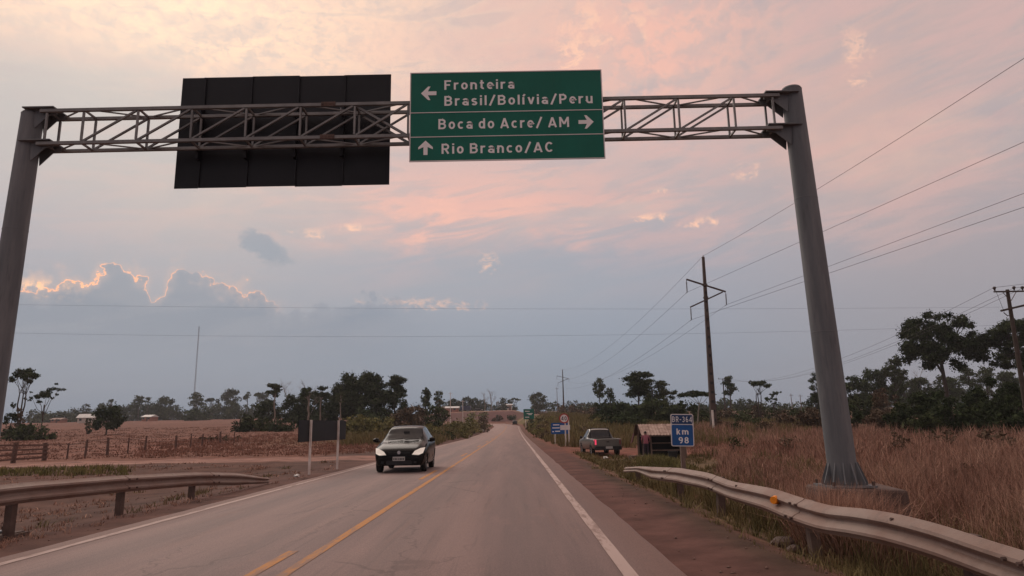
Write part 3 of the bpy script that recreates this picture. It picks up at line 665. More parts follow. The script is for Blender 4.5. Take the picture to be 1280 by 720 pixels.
def splice(pth_, y, face, parent, wd, lean):
    seg = [(p[0] + face * .007, p[1], p[2] + .003) for p in pth_ if y - .22 < p[1] < y + .22]
    o = wbeam(seg, face, M['rail'], parent, lean, [wd] * len(seg)); o.name = 'rail_splice'
    for dy in (-.12, .12):
        for dz in (-.075, -.235):
            i = min(range(len(pth_)), key=lambda k_: abs(pth_[k_][1] - y - dy)); p = pth_[i]; mb = MB(); bx_ = p[0] + face * (.085 * wd) - face * dz * wd * lean; mb.tube([(bx_, p[1], p[2] + dz * wd), (bx_ + face * .03, p[1], p[2] + dz * wd)], .017, 6); mb.build('bolt', M['rust'], o)
for yv in (9.6, 13.9, 17.4): splice(pth, yv, 1, gl, 1.0, .08)
gr_ = thing('guardrail', 'dented wavy metal guardrail with an orange reflector on right verge', 'guardrail', (0, 0, 0))
ctrl = []
for px, py, xw in ((782, 584, 3.45), (800, 583, 3.45), (850, 585, 3.48), (885, 591, 3.5), (915, 602, 3.52), (940, 606, 3.5), (968, 611, 3.52), (1000, 622, 3.56), (1040, 633, 3.6), (1075, 635, 3.62), (1120, 642, 3.64), (1180, 657, 3.68), (1230, 674, 3.7), (1280, 689, 3.72), (1400, 725, 3.75)):
    v_ = ray(px, py); q = CAMP + v_ * (xw / v_[0]); ctrl.append(tuple(q))
ctrl.append((3.78, 2.0, ctrl[-1][2]))
pth2 = interp_path(ctrl, .15)
wbeam(pth2, -1, M['rail'], gr_, lean=[.25 + .2 * sin(p[1] * .9) for p in pth2], widths=[.95 if p[1] < 18 else max(.5, .95 - (p[1] - 18) * .2) for p in pth2])
YR = [p[1] for p in pth2]
for px, tilt in ((800, .02), (850, .05), (900, -.04), (1002, .05), (1175, .03)):
    v_ = ray(px, 620); Yv = float(3.62 / v_[0] * v_[1]); zt2 = float(np.interp(Yv, YR, [p[2] for p in pth2])) - .05; x = float(np.interp(Yv, YR, [p[0] for p in pth2])) + .14
    g = G(x, Yv) - .3; mb = MB(); mb.prism([(x - .06 + tilt, g), (x + .06 + tilt, g), (x + .06, zt2), (x - .06, zt2)], Yv - .07, Yv + .07); mb.build('rail_post', M['rust'] if px != 1002 else M['wood'], gr_)
v_ = ray(967, 625); Yv = float(3.40 / v_[0] * v_[1]); q = CAMP + v_ * (Yv / v_[1])
mb = MB(); mb.tube([(q[0] + .03, Yv + .012, q[2]), (q[0] - .015, Yv - .03, q[2])], [.058, .048], 14); rf = mb.build('reflector', M['amber'], gr_, True)
mb = MB(); mb.box((q[0] + .07, Yv + .035, q[2] + .0), (.13, .02, .10)); mb.build('reflector_backing', M['plastic'], rf)
for yv in (5.4, 9.0, 12.6, 16.0): splice(pth2, yv, -1, gr_, .95, .25 + .2 * sin(yv * .9))
for yv in (6.9, 11.2):
    x = float(np.interp(yv, YR, [p[0] for p in pth2])); z = float(np.interp(yv, YR, [p[2] for p in pth2])); mb = MB(); mb.tube([(x - .055, yv, z - .045), (x - .085, yv, z - .04)], .016, 6); mb.build('bolt', M['rust'], gr_)

# ------------------------------------------------------------------ roadside signs
def post(mb, x, y, z0, z1, w=.08, lean=0.0): mb.bar((x, y, z0), (x + lean, y, z1), w)
# long dark sign seen from behind, on two pale posts
A = at(373, 540, 23.6); B = at(432, 536, 28.6)
g0 = G(A[0], A[1])
dk = thing('roadside_sign', 'long black sign back on two pale posts by the left verge', 'road sign', (A[0], A[1], g0))
dvec = Vector((B[0] - A[0], B[1] - A[1], 0)); L = dvec.length; dk.rotation_euler.z = atan2(dvec.y, dvec.x)
zt_ = (at(373, 527, 23.6)[2] + at(432, 524.5, 28.6)[2]) / 2 - g0; zb_ = (at(373, 553.5, 23.6)[2] + at(432, 548.5, 28.6)[2]) / 2 - g0
for i in range(4):
    mb = MB(); mb.box((L * (i + .5) / 4, .0, (zt_ + zb_) / 2), (L / 4 - .006, .02, zt_ - zb_)); mb.build('panel', M['black_alu'], dk)
for f_ in (.20, .79):
    mb = MB(); mb.box((L * f_, -.05, (zt_ + .01 - .3) / 2), (.068, .068, zt_ + .01 + .3)); mb.build('post', M['postw'], dk)
# kilometre marker
Yk = 23.0; kc = at(851, 538, Yk); gk = G(kc[0], Yk)
km = thing('kilometre_sign', 'blue kilometre sign reading BR-364 km 98 on a wooden post', 'road sign', (kc[0], Yk, gk), 0)
def K(px, py): q = at(px, py, Yk); return q[0] - kc[0], q[2] - gk
w2_ = (K(865, 538)[0] - K(836.5, 538)[0]) / 2; zt_, zb_ = K(851, 517.5)[1], K(851, 558)[1]; zm = K(851, 530.5)[1]
tl_ = .03
def rrect(x0, x1, z0, z1, r, n=4):
    p = []
    for cx, cz, a0 in ((x1 - r, z0 + r, -90), (x1 - r, z1 - r, 0), (x0 + r, z1 - r, 90), (x0 + r, z0 + r, 180)):
        for i in range(n + 1): a = radians(a0 + 90 * i / n); p.append((cx + r * cos(a), cz + r * sin(a)))
    return p
kb = thing('sign_face', None, None); kb.parent = km; kb.rotation_euler.y = radians(1.6)
mb = MB(); mb.prism(rrect(-w2_, w2_, zb_, zt_, .06), -.01, .01); mb.build('backing', M['white'], kb)
mb = MB(); mb.prism(rrect(-w2_ + .028, w2_ - .028, zm + .012, zt_ - .028, .04), -.014, -.0102); mb.build('route_panel', M['navy'], kb)
mb = MB(); mb.prism(rrect(-w2_ + .028, w2_ - .028, zb_ + .028, zm - .014, .04), -.014, -.0102); mb.build('distance_panel', M['blue'], kb)
lettering('BR-364', -w2_ + .045, w2_ - .045, zm + .07, zt_ - zm - .15, -.0155, M['legend'], kb, stroke=.12)
lettering('km', -w2_ * .52, w2_ * .52, K(851, 543.2)[1], .19, -.0155, M['legend'], kb)
lettering('98', -w2_ * .36, w2_ * .52, K(851, 554.2)[1], .20, -.0155, M['legend'], kb)
mb = MB(); mb.box((.03, .075, zt_ / 2 - .35), (.13, .12, zt_ - .2 + .1)); mb.build('post', M['wood'], km)
# speed limit sign and its plates
Ys = 52.0; sc_ = at(705, 523, Ys); gs = G(sc_[0] + .2, Ys)
sp_ = thing('speed_limit_sign', 'round red and white 40 speed limit sign above a white plate', 'road sign', (sc_[0], Ys, gs))
zc = sc_[2] - gs; r = .36
def disc(rad, y0, y1, n=28): return [(rad * cos(2 * pi * i / n), zc + rad * sin(2 * pi * i / n)) for i in range(n)], y0, y1
mb = MB(); mb.prism(*disc(r, -.01, .01)); mb.build('disc', M['red'], sp_)
mb = MB(); mb.prism(*disc(r * .76, -.014, -.0102)); mb.build('white_field', M['white'], sp_)
lettering('40', -.20, .20, zc - .15, .30, -.0155, M['blackp'], sp_)
pl0 = at(700, 531.5, Ys)[2] - gs; pl1 = at(700, 537.5, Ys)[2] - gs
mb = MB(); mb.box((.06, 0, (pl0 + pl1) / 2), (.72, .02, pl0 - pl1)); mb.build('plate', M['white'], sp_)
for x in (.02, .27):
    mb = MB(); mb.box((x + .06, .07, zc / 2 - .1), (.09, .09, zc + .3)); mb.build('post', M['postw'], sp_)
Yb = 57.0; bc = at(700, 535, Yb); gb = G(bc[0], Yb)
bsn = thing('information_sign', 'blue roadside sign with white lines half hidden behind the 40 sign', 'road sign', (bc[0], Yb, gb))
bw = at(711, 535, Yb)[0] - at(688.5, 535, Yb)[0]; bz1 = at(700, 528.5, Yb)[2] - gb; bz0 = at(700, 542.5, Yb)[2] - gb
mb = MB(); mb.prism(rrect(-bw / 2, bw / 2, bz0, bz1, .08), -.01, .01); mb.build('panel', M['blue'], bsn)
for i, (xa, xb, fz) in enumerate(((-.55, -.05, .82), (-.62, -.02, .55), (-.62, -.50, .22), (-.40, .0, .25))):
    mb = MB(); mb.box(((xa + xb) / 2, -.012, bz0 + (bz1 - bz0) * fz), (xb - xa, .004, .075)); mb.build('legend_mark', M['legend'], bsn)
for x in (-.4, .4):
    mb = MB(); mb.box((x, .06, bz1 / 2 - .1), (.09, .09, bz1 + .2)); mb.build('post', M['postw'], bsn)
Yg = 172.0; gc = at(661, 518, Yg); gg = G(gc[0], Yg)
gsn = thing('direction_sign', 'small distant green road sign at the right edge of the far road', 'road sign', (gc[0], Yg, gg))
gw = 13.0 * Yg / FPX; gz1 = at(661, 511.3, Yg)[2] - gg; gz0 = at(661, 524, Yg)[2] - gg
mb = MB(); mb.box((0, 0, (gz0 + gz1) / 2), (gw, .05, gz1 - gz0)); mb.build('panel', M['green'], gsn)
for xa, xb, fz in ((-.9, .2, .78), (-.5, .9, .55), (-.1, .7, .45), (-.9, .1, .2)):
    mb = MB(); mb.box(((xa + xb) / 2, -.04, gz0 + (gz1 - gz0) * fz), (xb - xa, .02, .16)); mb.build('legend_mark', M['legend'], gsn)
for x in (-.8, .8):
    mb = MB(); mb.box((x, .1, gz1 / 2 - .2), (.14, .14, gz1 + .4)); mb.build('post', M['postw'], gsn)

# ------------------------------------------------------------------ vehicles
def spl(xs, ys, xi):
    xs = np.array(xs, float); ys = np.array(ys, float); h = np.diff(xs); d = np.diff(ys) / h; m_ = np.zeros(len(xs))
    for i in range(1, len(xs) - 1): m_[i] = 0 if d[i - 1] * d[i] <= 0 else 2 * d[i - 1] * d[i] / (d[i - 1] + d[i])
    m_[0], m_[-1] = d[0], d[-1]; k_ = np.clip(np.searchsorted(xs, xi) - 1, 0, len(h) - 1); q = (xi - xs[k_]) / h[k_]
    return ((1 + 2 * q) * (1 - q) ** 2 * ys[k_] + q * (1 - q) ** 2 * h[k_] * m_[k_] + q * q * (3 - 2 * q) * ys[k_ + 1] + q * q * (q - 1) * h[k_] * m_[k_ + 1])
def car_shell(stn, wheels, rw, glass_rule, n=96):
    """stn rows: y, zlow, zbelt, ztop, wlow, wbelt, wtop. Returns MBs keyed by part"""
    stn = np.array(stn, float); yi = np.sort(np.concatenate([np.linspace(stn[0, 0], stn[-1, 0], n), stn[:, 0]])); yi = yi[np.concatenate([[True], np.diff(yi) > 1e-4])]
    cl = [spl(stn[:, 0], stn[:, j], yi) for j in range(1, 7)]
    rows = []; tags = ['under', 'low', 'low', 'low', 'side', 'side', 'shoulder', 'window', 'window', 'window', 'corner', 'corner', 'top', 'top', 'top']
    for i, y in enumerate(yi):
        zl0, zb0_, zt0_, wl0, wb0, wt0 = [c_[i] for c_ in cl]; hgt = zt0_ - zb0_
        pr = [(0, zl0), (wl0 * .93, zl0), (wl0, zl0 + .05), (wl0 + (wb0 - wl0) * .55 + .018, zl0 + (zb0_ - zl0) * .36), (wb0 + .02, zl0 + (zb0_ - zl0) * .62), (wb0 + .016, zb0_ - (zb0_ - zl0) * .2), (wb0 + .004, zb0_ - .03), (wb0 - .012, zb0_),
              (wb0 + (wt0 - wb0) * .36, zb0_ + hgt * .34), (wb0 + (wt0 - wb0) * .7, zb0_ + hgt * .64), (wt0 + .008, zb0_ + hgt * .88), (wt0 - .03, zb0_ + hgt * .945), (wt0 * .86, zb0_ + hgt * .972), (wt0 * .6, zt0_ - hgt * .008), (wt0 * .3, zt0_), (0, zt0_ + .003)]
        rows.append([(w_, y, z_) for w_, z_ in pr])
    out = {}
    for i in range(len(yi) - 1):
        ym = (yi[i] + yi[i + 1]) / 2
        for j in range(15):
            for sgn in (1, -1):
                q = [rows[i][j], rows[i][j + 1], rows[i + 1][j + 1], rows[i + 1][j]]; q = [(sgn * a, b, c_) for a, b, c_ in q]
                cz = sum(p[2] for p in q) / 4; cx_ = sum(p[0] for p in q) / 4
                if j < 6 and any((ym - wy) ** 2 + (cz - rw) ** 2 < (rw * 1.15) ** 2 for wy in wheels) and abs(cx_) > .4: continue
                key = glass_rule(ym, tags[j], j, cz, abs(cx_), sgn) or 'body'
                out.setdefault(key, MB()).addv(q, [(0, 1, 2, 3)] if sgn > 0 else [(3, 2, 1, 0)])
    for e, rev in ((0, 1), (len(yi) - 1, 0)):
        key = 'body'
        p = rows[e]; vs = [(a, b, c_) for a, b, c_ in p] + [(-a, b, c_) for a, b, c_ in p[::-1]]
        out.setdefault(key, MB()).addv(vs, [tuple(range(len(vs)))])
    return out
def weld(o, d=.0008):
    bm = bmesh.new(); bm.from_mesh(o.data); bmesh.ops.remove_doubles(bm, verts=bm.verts, dist=d); bmesh.ops.recalc_face_normals(bm, faces=bm.faces); bm.to_mesh(o.data); bm.free()
    o.data.polygons.foreach_set('use_smooth', [True] * len(o.data.polygons)); o.data.set_sharp_from_angle(angle=radians(50)); return o
def wheel(parent, x, y, r_, w_=.19, spokes=7):
    s = 1 if x > 0 else -1; mb = MB(); prof = [(.60, .42), (.82, .5), (.95, .48), (1, .36), (1, -.36), (.95, -.48), (.8, -.5), (.6, -.42)]; n = 28; vs = []; fs = []
    for i in range(n):
        a = 2 * pi * i / n
        for q, o_ in prof: vs.append((o_ * w_ * s, cos(a) * q * r_, sin(a) * q * r_))
    k_ = len(prof)
    for i in range(n):
        for j in range(k_): fs.append((i * k_ + j, i * k_ + (j + 1) % k_, (i + 1) % n * k_ + (j + 1) % k_, (i + 1) % n * k_ + j))
    mb.addv(vs, fs); wh = mb.build('wheel', M['tyre'], parent, True, loc=(x, y, r_))
    mb = MB(); mb.tube([(-.2 * w_ * s, 0, 0), (.22 * w_ * s, 0, 0)], r_ * .60, 24)
    for i in range(spokes):
        a = 2 * pi * i / spokes; mb.bar((.30 * w_ * s, cos(a) * .1 * r_, sin(a) * .1 * r_), (.34 * w_ * s, cos(a) * .60 * r_, sin(a) * .60 * r_), r_ * .13, .02)
    mb.tube([(.2 * w_ * s, 0, 0), (.4 * w_ * s, 0, 0)], r_ * .13, 10)
    mb.build('rim', M['rim'], wh); return wh
def quadpatch(pts_, name, m, parent, thick=.012, dirv=(0, -1, 0)):
    mb = MB(); n = len(pts_); d_ = Vector(dirv) * thick
    vs = [Vector(p) for p in pts_] + [Vector(p) + d_ for p in pts_]
    mb.addv(vs, [tuple(range(n)), tuple(range(2 * n - 1, n - 1, -1))] + [(i, (i + 1) % n, (i + 1) % n + n, i + n) for i in range(n)]); return mb.build(name, m, parent)

def hatchback(loc, rz, label):
    c_ = thing('hatchback_car', label, 'car', loc, rz)
    st = [(0, .36, .56, .60, .50, .56, .40), (.06, .26, .64, .70, .66, .70, .52), (.22, .22, .72, .80, .76, .80, .60), (.55, .21, .81, .91, .82, .845, .66), (1.02, .21, .90, 1.01, .83, .85, .68),
          (1.42, .21, .93, 1.24, .835, .855, .62), (1.78, .21, .945, 1.47, .835, .86, .575), (2.3, .21, .955, 1.525, .835, .86, .585), (2.9, .21, .965, 1.50, .835, .86, .58), (3.35, .22, .98, 1.42, .83, .85, .56), (3.62, .26, .98, 1.18, .80, .82, .56), (3.74, .30, .93, 1.02, .76, .78, .52), (3.8, .36, .80, .86, .66, .68, .46)]
    def rule(y, tg, j, z, x, sg):
        if 1.04 < y < 1.76 and tg in ('top', 'corner') and x < .60 - (y - 1.04) * .07: return 'windscreen'
        if 3.36 < y < 3.62 and tg in ('top', 'corner'): return 'rear_window'
        if tg == 'window' and 1.46 < y < 3.2 and not 2.28 < y < 2.36 and z > .98:
            return 'window_front' if y < 2.3 else 'window_back'
    parts = car_shell(st, (.72, 3.15), .305, rule)
    for k_, mb in parts.items():
        nm = {'window_front': 'side_window', 'window_back': 'side_window'}.get(k_, k_)
        if nm == 'side_window':
            for sg in (1, -1):
                h_ = MB()
                for f_ in mb.f:
                    vs = [mb.v[i] for i in f_]
                    if sum(v_[0] for v_ in vs) * sg > 0: h_.addv(vs, [tuple(range(len(vs)))])
                weld(h_.build(nm, M['glassdark'], c_))
        else: weld(mb.build(nm, {'body': M['paint_dark'], 'windscreen': M['glass']}.get(nm, M['glassdark']), c_))
    for x in (-.74, .74):
        for y in (.72, 3.15): wheel(c_, x, y, .305)
    mb = MB(); mb.box((0, 1.95, .40), (1.42, 3.2, .30)); mb.build('underbody', M['plastic'], c_)
    for s in (-1, 1):
        mb = MB()   # swept-back headlamp
        p = [(s * .42, -.01, .575), (s * .64, .0, .56), (s * .755, .14, .60), (s * .80, .38, .775), (s * .66, .17, .755), (s * .50, .03, .68)]
        quadpatch(p, 'headlight', M['head'], c_, .075, (s * .35, -.75, .35))
        quadpatch([(s * .50, -.02, .30), (s * .66, .02, .30), (s * .66, .02, .37), (s * .50, -.02, .37)], 'fog_lamp', M['plastic'], c_, .03)
        mb = MB(); mb.tube([(s * .84, 1.18, 1.00), (s * .90, 1.16, 1.01)], [.035, .045], 8)
        mr = mb.build('mirror_arm', M['plastic'], c_); mb = MB(); mb.tube([(s * .89, 1.12, 1.03), (s * .97, 1.13, 1.045), (s * 1.05, 1.17, 1.04)], [.075, .085, .05], 10); mb.build('wing_mirror', M['paint_dark'], mr, True)
        mb = MB(); mb.box((s * .872, 2.05, .83), (.02, .14, .03)); mb.build('door_handle', M['paint_dark'], c_)
        for y in (1.33, 2.33, 3.02):
            mb = MB(); mb.box((s * .868, y, .66), (.006, .010, .5)); mb.build('door_seam', M['plastic'], c_)
    mb = MB()
    for i in range(3): mb.box((0, -.012 + .004 * i, .60 + i * .026), (.72, .03, .014))
    mb.build('grille', M['plastic'], c_)
    mb = MB(); mb.tube([(0, -.03, .655), (0, -.045, .655)], .055, 16); mb.build('badge', M['chrome'], c_)
    mb = MB(); mb.prism(rrect(-.70, .70, .235, .50, .08), -.03, .06); bp = mb.build('bumper', M['paint_dark'], c_); bv_ = bp.modifiers.new('b', 'BEVEL'); bv_.width = .025; bv_.segments = 2
    mb = MB(); mb.prism(rrect(-.42, .42, .265, .40, .05), -.036, -.0305); mb.build('air_intake', M['plastic'], c_)
    mb = MB(); mb.box((0, -.048, .455), (.40, .016, .13)); pl = mb.build('number_plate', M['plate'], c_)
    for i in range(7):
        mb = MB(); mb.box((-.15 + i * .05 + (.015 if i > 2 else 0) - .01, -.0575, .447), (.03, .003, .062)); mb.build('plate_mark', M['blackp'], pl)
    mb = MB(); mb.bar((-.55, 1.02, 1.045), (-.02, 1.10, 1.085), .022); mb.bar((.05, 1.02, 1.05), (.52, 1.10, 1.07), .022); mb.build('wiper', M['plastic'], c_)
    mb = MB(); mb.box((.05, 1.45, 1.30), (.20, .02, .06)); mb.build('rear_view_mirror', M['plastic'], c_)
    for s in (-1, 1): quadpatch([(s * .62, 3.79, .72), (s * .74, 3.74, .72), (s * .74, 3.68, .98), (s * .62, 3.72, .98)], 'tail_light', M['tailoff'], c_, .03, (0, 1, 0))
    return c_
hb = hatchback((-3.98, 24.4, 0.006), radians(0.8), 'dark hatchback with headlights on driving toward the camera in the left lane')
hb.scale = (1.04, 1.03, 1.04)

# pickup parked on the right, seen from behind
def pickup(loc, rz, label):
    c_ = thing('pickup_truck', label, 'pickup', loc, rz)      # y=0 at tailgate, forward +y
    st = [(0.0, .46, .92, .94, .76, .80, .70), (.10, .42, .98, 1.0, .80, .83, .74), (1.75, .40, 1.0, 1.02, .82, .845, .76), (1.80, .38, 1.0, 1.03, .82, .845, .74), (1.98, .36, 1.0, 1.50, .825, .845, .58), (2.3, .34, .99, 1.57, .825, .845, .59), (2.75, .34, .98, 1.54, .825, .845, .585), (3.35, .34, .96, 1.10, .82, .84, .64), (3.5, .34, .94, 1.03, .81, .83, .68), (4.2, .34, .86, .93, .79, .80, .62), (4.4, .40, .74, .78, .70, .72, .5)]
    def rule(y, tg, j, z, x, sg):
        if 1.82 < y < 1.97 and tg in ('top', 'corner', 'window') and z > 1.07: return 'rear_window'
        if 2.78 < y < 3.33 and tg in ('top', 'corner'): return 'windscreen'
        if tg == 'window' and 2.05 < y < 3.05 and z > 1.02: return 'side_window'
        if .12 < y < 1.74 and tg in ('top',): return 'skip'
    parts = car_shell(st, (.85, 3.45), .33, rule)
    for k_, mb in parts.items():
        if k_ == 'skip': continue
        if k_ == 'side_window':
            for sg in (1, -1):
                h_ = MB()
                for f_ in mb.f:
                    vs = [mb.v[i] for i in f_]
                    if sum(v_[0] for v_ in vs) * sg > 0: h_.addv(vs, [tuple(range(len(vs)))])
                weld(h_.build(k_, M['glassdark'], c_))
        else: weld(mb.build(k_, {'body': M['paint_silver']}.get(k_, M['glassdark']), c_))
    mb = MB(); mb.box((0, .95, .62), (1.4, 1.64, .03)); mb.build('load_bed', M['plastic'], c_)
    for s in (-1, 1):
        for y in (.85, 3.45): wheel(c_, s * .74, y, .33, .2)
    mb = MB(); mb.box((0, 2.1, .52), (1.36, 3.7, .26)); mb.build('underbody', M['plastic'], c_)
    mb = MB(); mb.prism(rrect(-.66, .66, .60, .97, .03), -.02, .03); mb.build('tailgate', M['paint_silver'], c_)
    mb = MB(); mb.box((.0, -.03, .82), (.16, .02, .05)); mb.build('tailgate_handle', M['plastic'], c_)
    mb = MB(); mb.prism(rrect(-.80, .80, .36, .57, .05), -.10, .04); mb.build('bumper', M['plastic'], c_)
    mb = MB(); mb.box((.05, -.11, .50), (.40, .02, .13)); mb.build('number_plate', M['plate'], c_)
    for s, m_ in ((-1, M['tail']), (1, M['tailoff'])):
        quadpatch([(s * .68, -.01, .66), (s * .815, .05, .66), (s * .825, .06, .95), (s * .68, -.01, .95)], 'tail_light', m_, c_, .03)
        mb = MB(); mb.tube([(s * .86, 3.0, 1.05), (s * 1.0, 3.02, 1.08)], [.07, .08], 8); mb.build('wing_mirror', M['plastic'], c_)
    mb = MB(); mb.bar((-.55, 1.92, 1.60), (.55, 1.92, 1.60), .035); mb.bar((-.62, 1.80, 1.03), (-.55, 1.92, 1.60), .035); mb.bar((.62, 1.80, 1.03), (.55, 1.92, 1.60), .035); mb.build('roll_bar', M['plastic'], c_)
    return c_
Yp = 41.2; pc = at(760, 560, Yp)
pickup((pc[0], Yp, G(pc[0], Yp) + .0), radians(6.5), 'silver pickup with red tail light parked on the right verge')
# tiny car far down the road
fy = 252; fx = float(at(643.5, 521, fy)[0])
fc = hatchback((fx, fy, G(fx, fy) + .05), pi, 'dark car far away near the end of the road')
fc.location.z = float(np.interp(fy, *TR)) + .006

# ------------------------------------------------------------------ roadside stall
Yt = 38.8; tp = at(803, 568, Yt); gt = G(tp[0] + 1.4, Yt + .8)
stall = thing('roadside_stall', 'small open wooden stall with pale bleached roof and dark inside', 'stall', (tp[0], Yt, gt), radians(-4))
SW, SD = 2.3, 2.0; RZ0, RZ1 = at(825, 543, Yt)[2] - gt, at(825, 530, Yt + 1.2)[2] - gt
for i in range(5):
    mb = MB(); n = 12; x0_ = -.05 + i * (SW + .25) / 5; w_ = (SW + .25) / 5 - .012; vs = []; fs = []
    for a in range(n + 1):
        x = x0_ + w_ * a / n; zc_ = .014 * cos(2 * pi * a / 4)
        vs += [(x, -.45 - .02 * (i % 2), RZ0 + zc_ - .01 * (i % 3)), (x, 1.25, RZ1 + zc_), (x, -.45 - .02 * (i % 2), RZ0 + zc_ - .03), (x, 1.25, RZ1 + zc_ - .02)]
    for a in range(n):
        o = a * 4; fs += [(o, o + 4, o + 5, o + 1), (o + 2, o + 3, o + 7, o + 6), (o, o + 2, o + 6, o + 4), (o + 1, o + 5, o + 7, o + 3)]
    fs += [(0, 1, 3, 2), (n * 4, n * 4 + 2, n * 4 + 3, n * 4 + 1)]
    mb.addv(vs, fs); mb.build('roof_sheet', M['tile'], stall)
mb = MB(); mb.addv([(-.2, 1.27, RZ1), (SW + .2, 1.27, RZ1), (SW + .2, SD + .4, RZ0 - .05), (-.2, SD + .4, RZ0 - .05), (-.2, 1.27, RZ1 - .03), (SW + .2, 1.27, RZ1 - .03), (SW + .2, SD + .4, RZ0 - .08), (-.2, SD + .4, RZ0 - .08)], [(0, 1, 2, 3), (7, 6, 5, 4), (0, 4, 5, 1), (2, 6, 7, 3), (0, 3, 7, 4), (1, 5, 6, 2)]); mb.build('rear_roof', M['rust'], stall)
for x, y, zt2, ln in ((0, -.25, RZ0, .10), (.5, -.1, RZ0 + .08, -.03), (SW, -.25, RZ0, 0), (0, SD, RZ0, 0), (SW, SD, RZ0, 0), (-.1, .9, RZ1 - .1, .05)):
    mb = MB(); mb.tube([(x, y, -.3), (x + ln * .5, y, zt2 * .5), (x + ln, y, zt2)], [.05, .045, .04], 7); mb.build('stall_post', M['wood'], stall)
mb = MB(); mb.box((SW / 2, SD - .05, RZ0 / 2), (SW, .03, RZ0)); mb.build('back_wall', M['tarp'], stall)
mb = MB(); mb.box((SW, SD / 2, RZ0 / 2 + .05), (.03, SD - .3, RZ0 - .1)); mb.build('side_wall', M['tarp'], stall)
for i in range(2):
    mb = MB(); mb.box((SW / 2 + .25, .02 + i * .22, .80), (SW - .65, .20, .035)); mb.build('counter_board', M['wood'], stall)
mb = MB(); mb.bar((.55, .1, .42), (SW - .1, .1, .42), .06); mb.build('rail', M['wood'], stall)
mb = MB(); mb.bar((-.12, -.40, RZ0 - .06), (SW + .1, -.40, RZ0 - .06), .06); mb.build('eave_beam', M['wood'], stall)
mb = MB(); mb.addv([(-.32, .5, RZ0 + .05), (-.30, .9, RZ0 + .1), (-.42, .95, .85), (-.50, .75, .78), (-.44, .5, .86), (-.30, .52, RZ0), (-.28, .88, RZ0 + .05), (-.36, .92, .88), (-.44, .75, .82), (-.38, .52, .9)], [(0, 1, 2, 3, 4), (9, 8, 7, 6, 5), (0, 5, 6, 1), (1, 6, 7, 2), (2, 7, 8, 3), (3, 8, 9, 4), (4, 9, 5, 0)])
hc = mb.build('hanging_cloth', M['cloth'], None, loc=(tp[0], Yt, gt)); tag(hc, 'dark red cloth hanging at the left side of the stall', 'cloth')
# low pale slab and dark bin near it
q = at(796, 567, 38.2); mb = MB(); mb.box((q[0], 38.2, G(q[0], 38.2) + .10), (.75, .5, .22), .2)
tag(mb.build('concrete_slab', M['concrete']), 'low pale slab on the ground left of the stall', 'slab')
q = at(841, 566, 37.5); mb = MB(); gq = G(q[0], 37.5); mb.tube([(q[0], 37.5, gq), (q[0], 37.5, gq + .40)], [.2, .25], 14); mb.tube([(q[0], 37.5, gq + .38), (q[0], 37.5, gq + .43)], [.27, .27], 14)
tag(mb.build('bucket', M['plastic'], None, True), 'dark round bin standing under the kilometre sign beside the stall', 'bin')

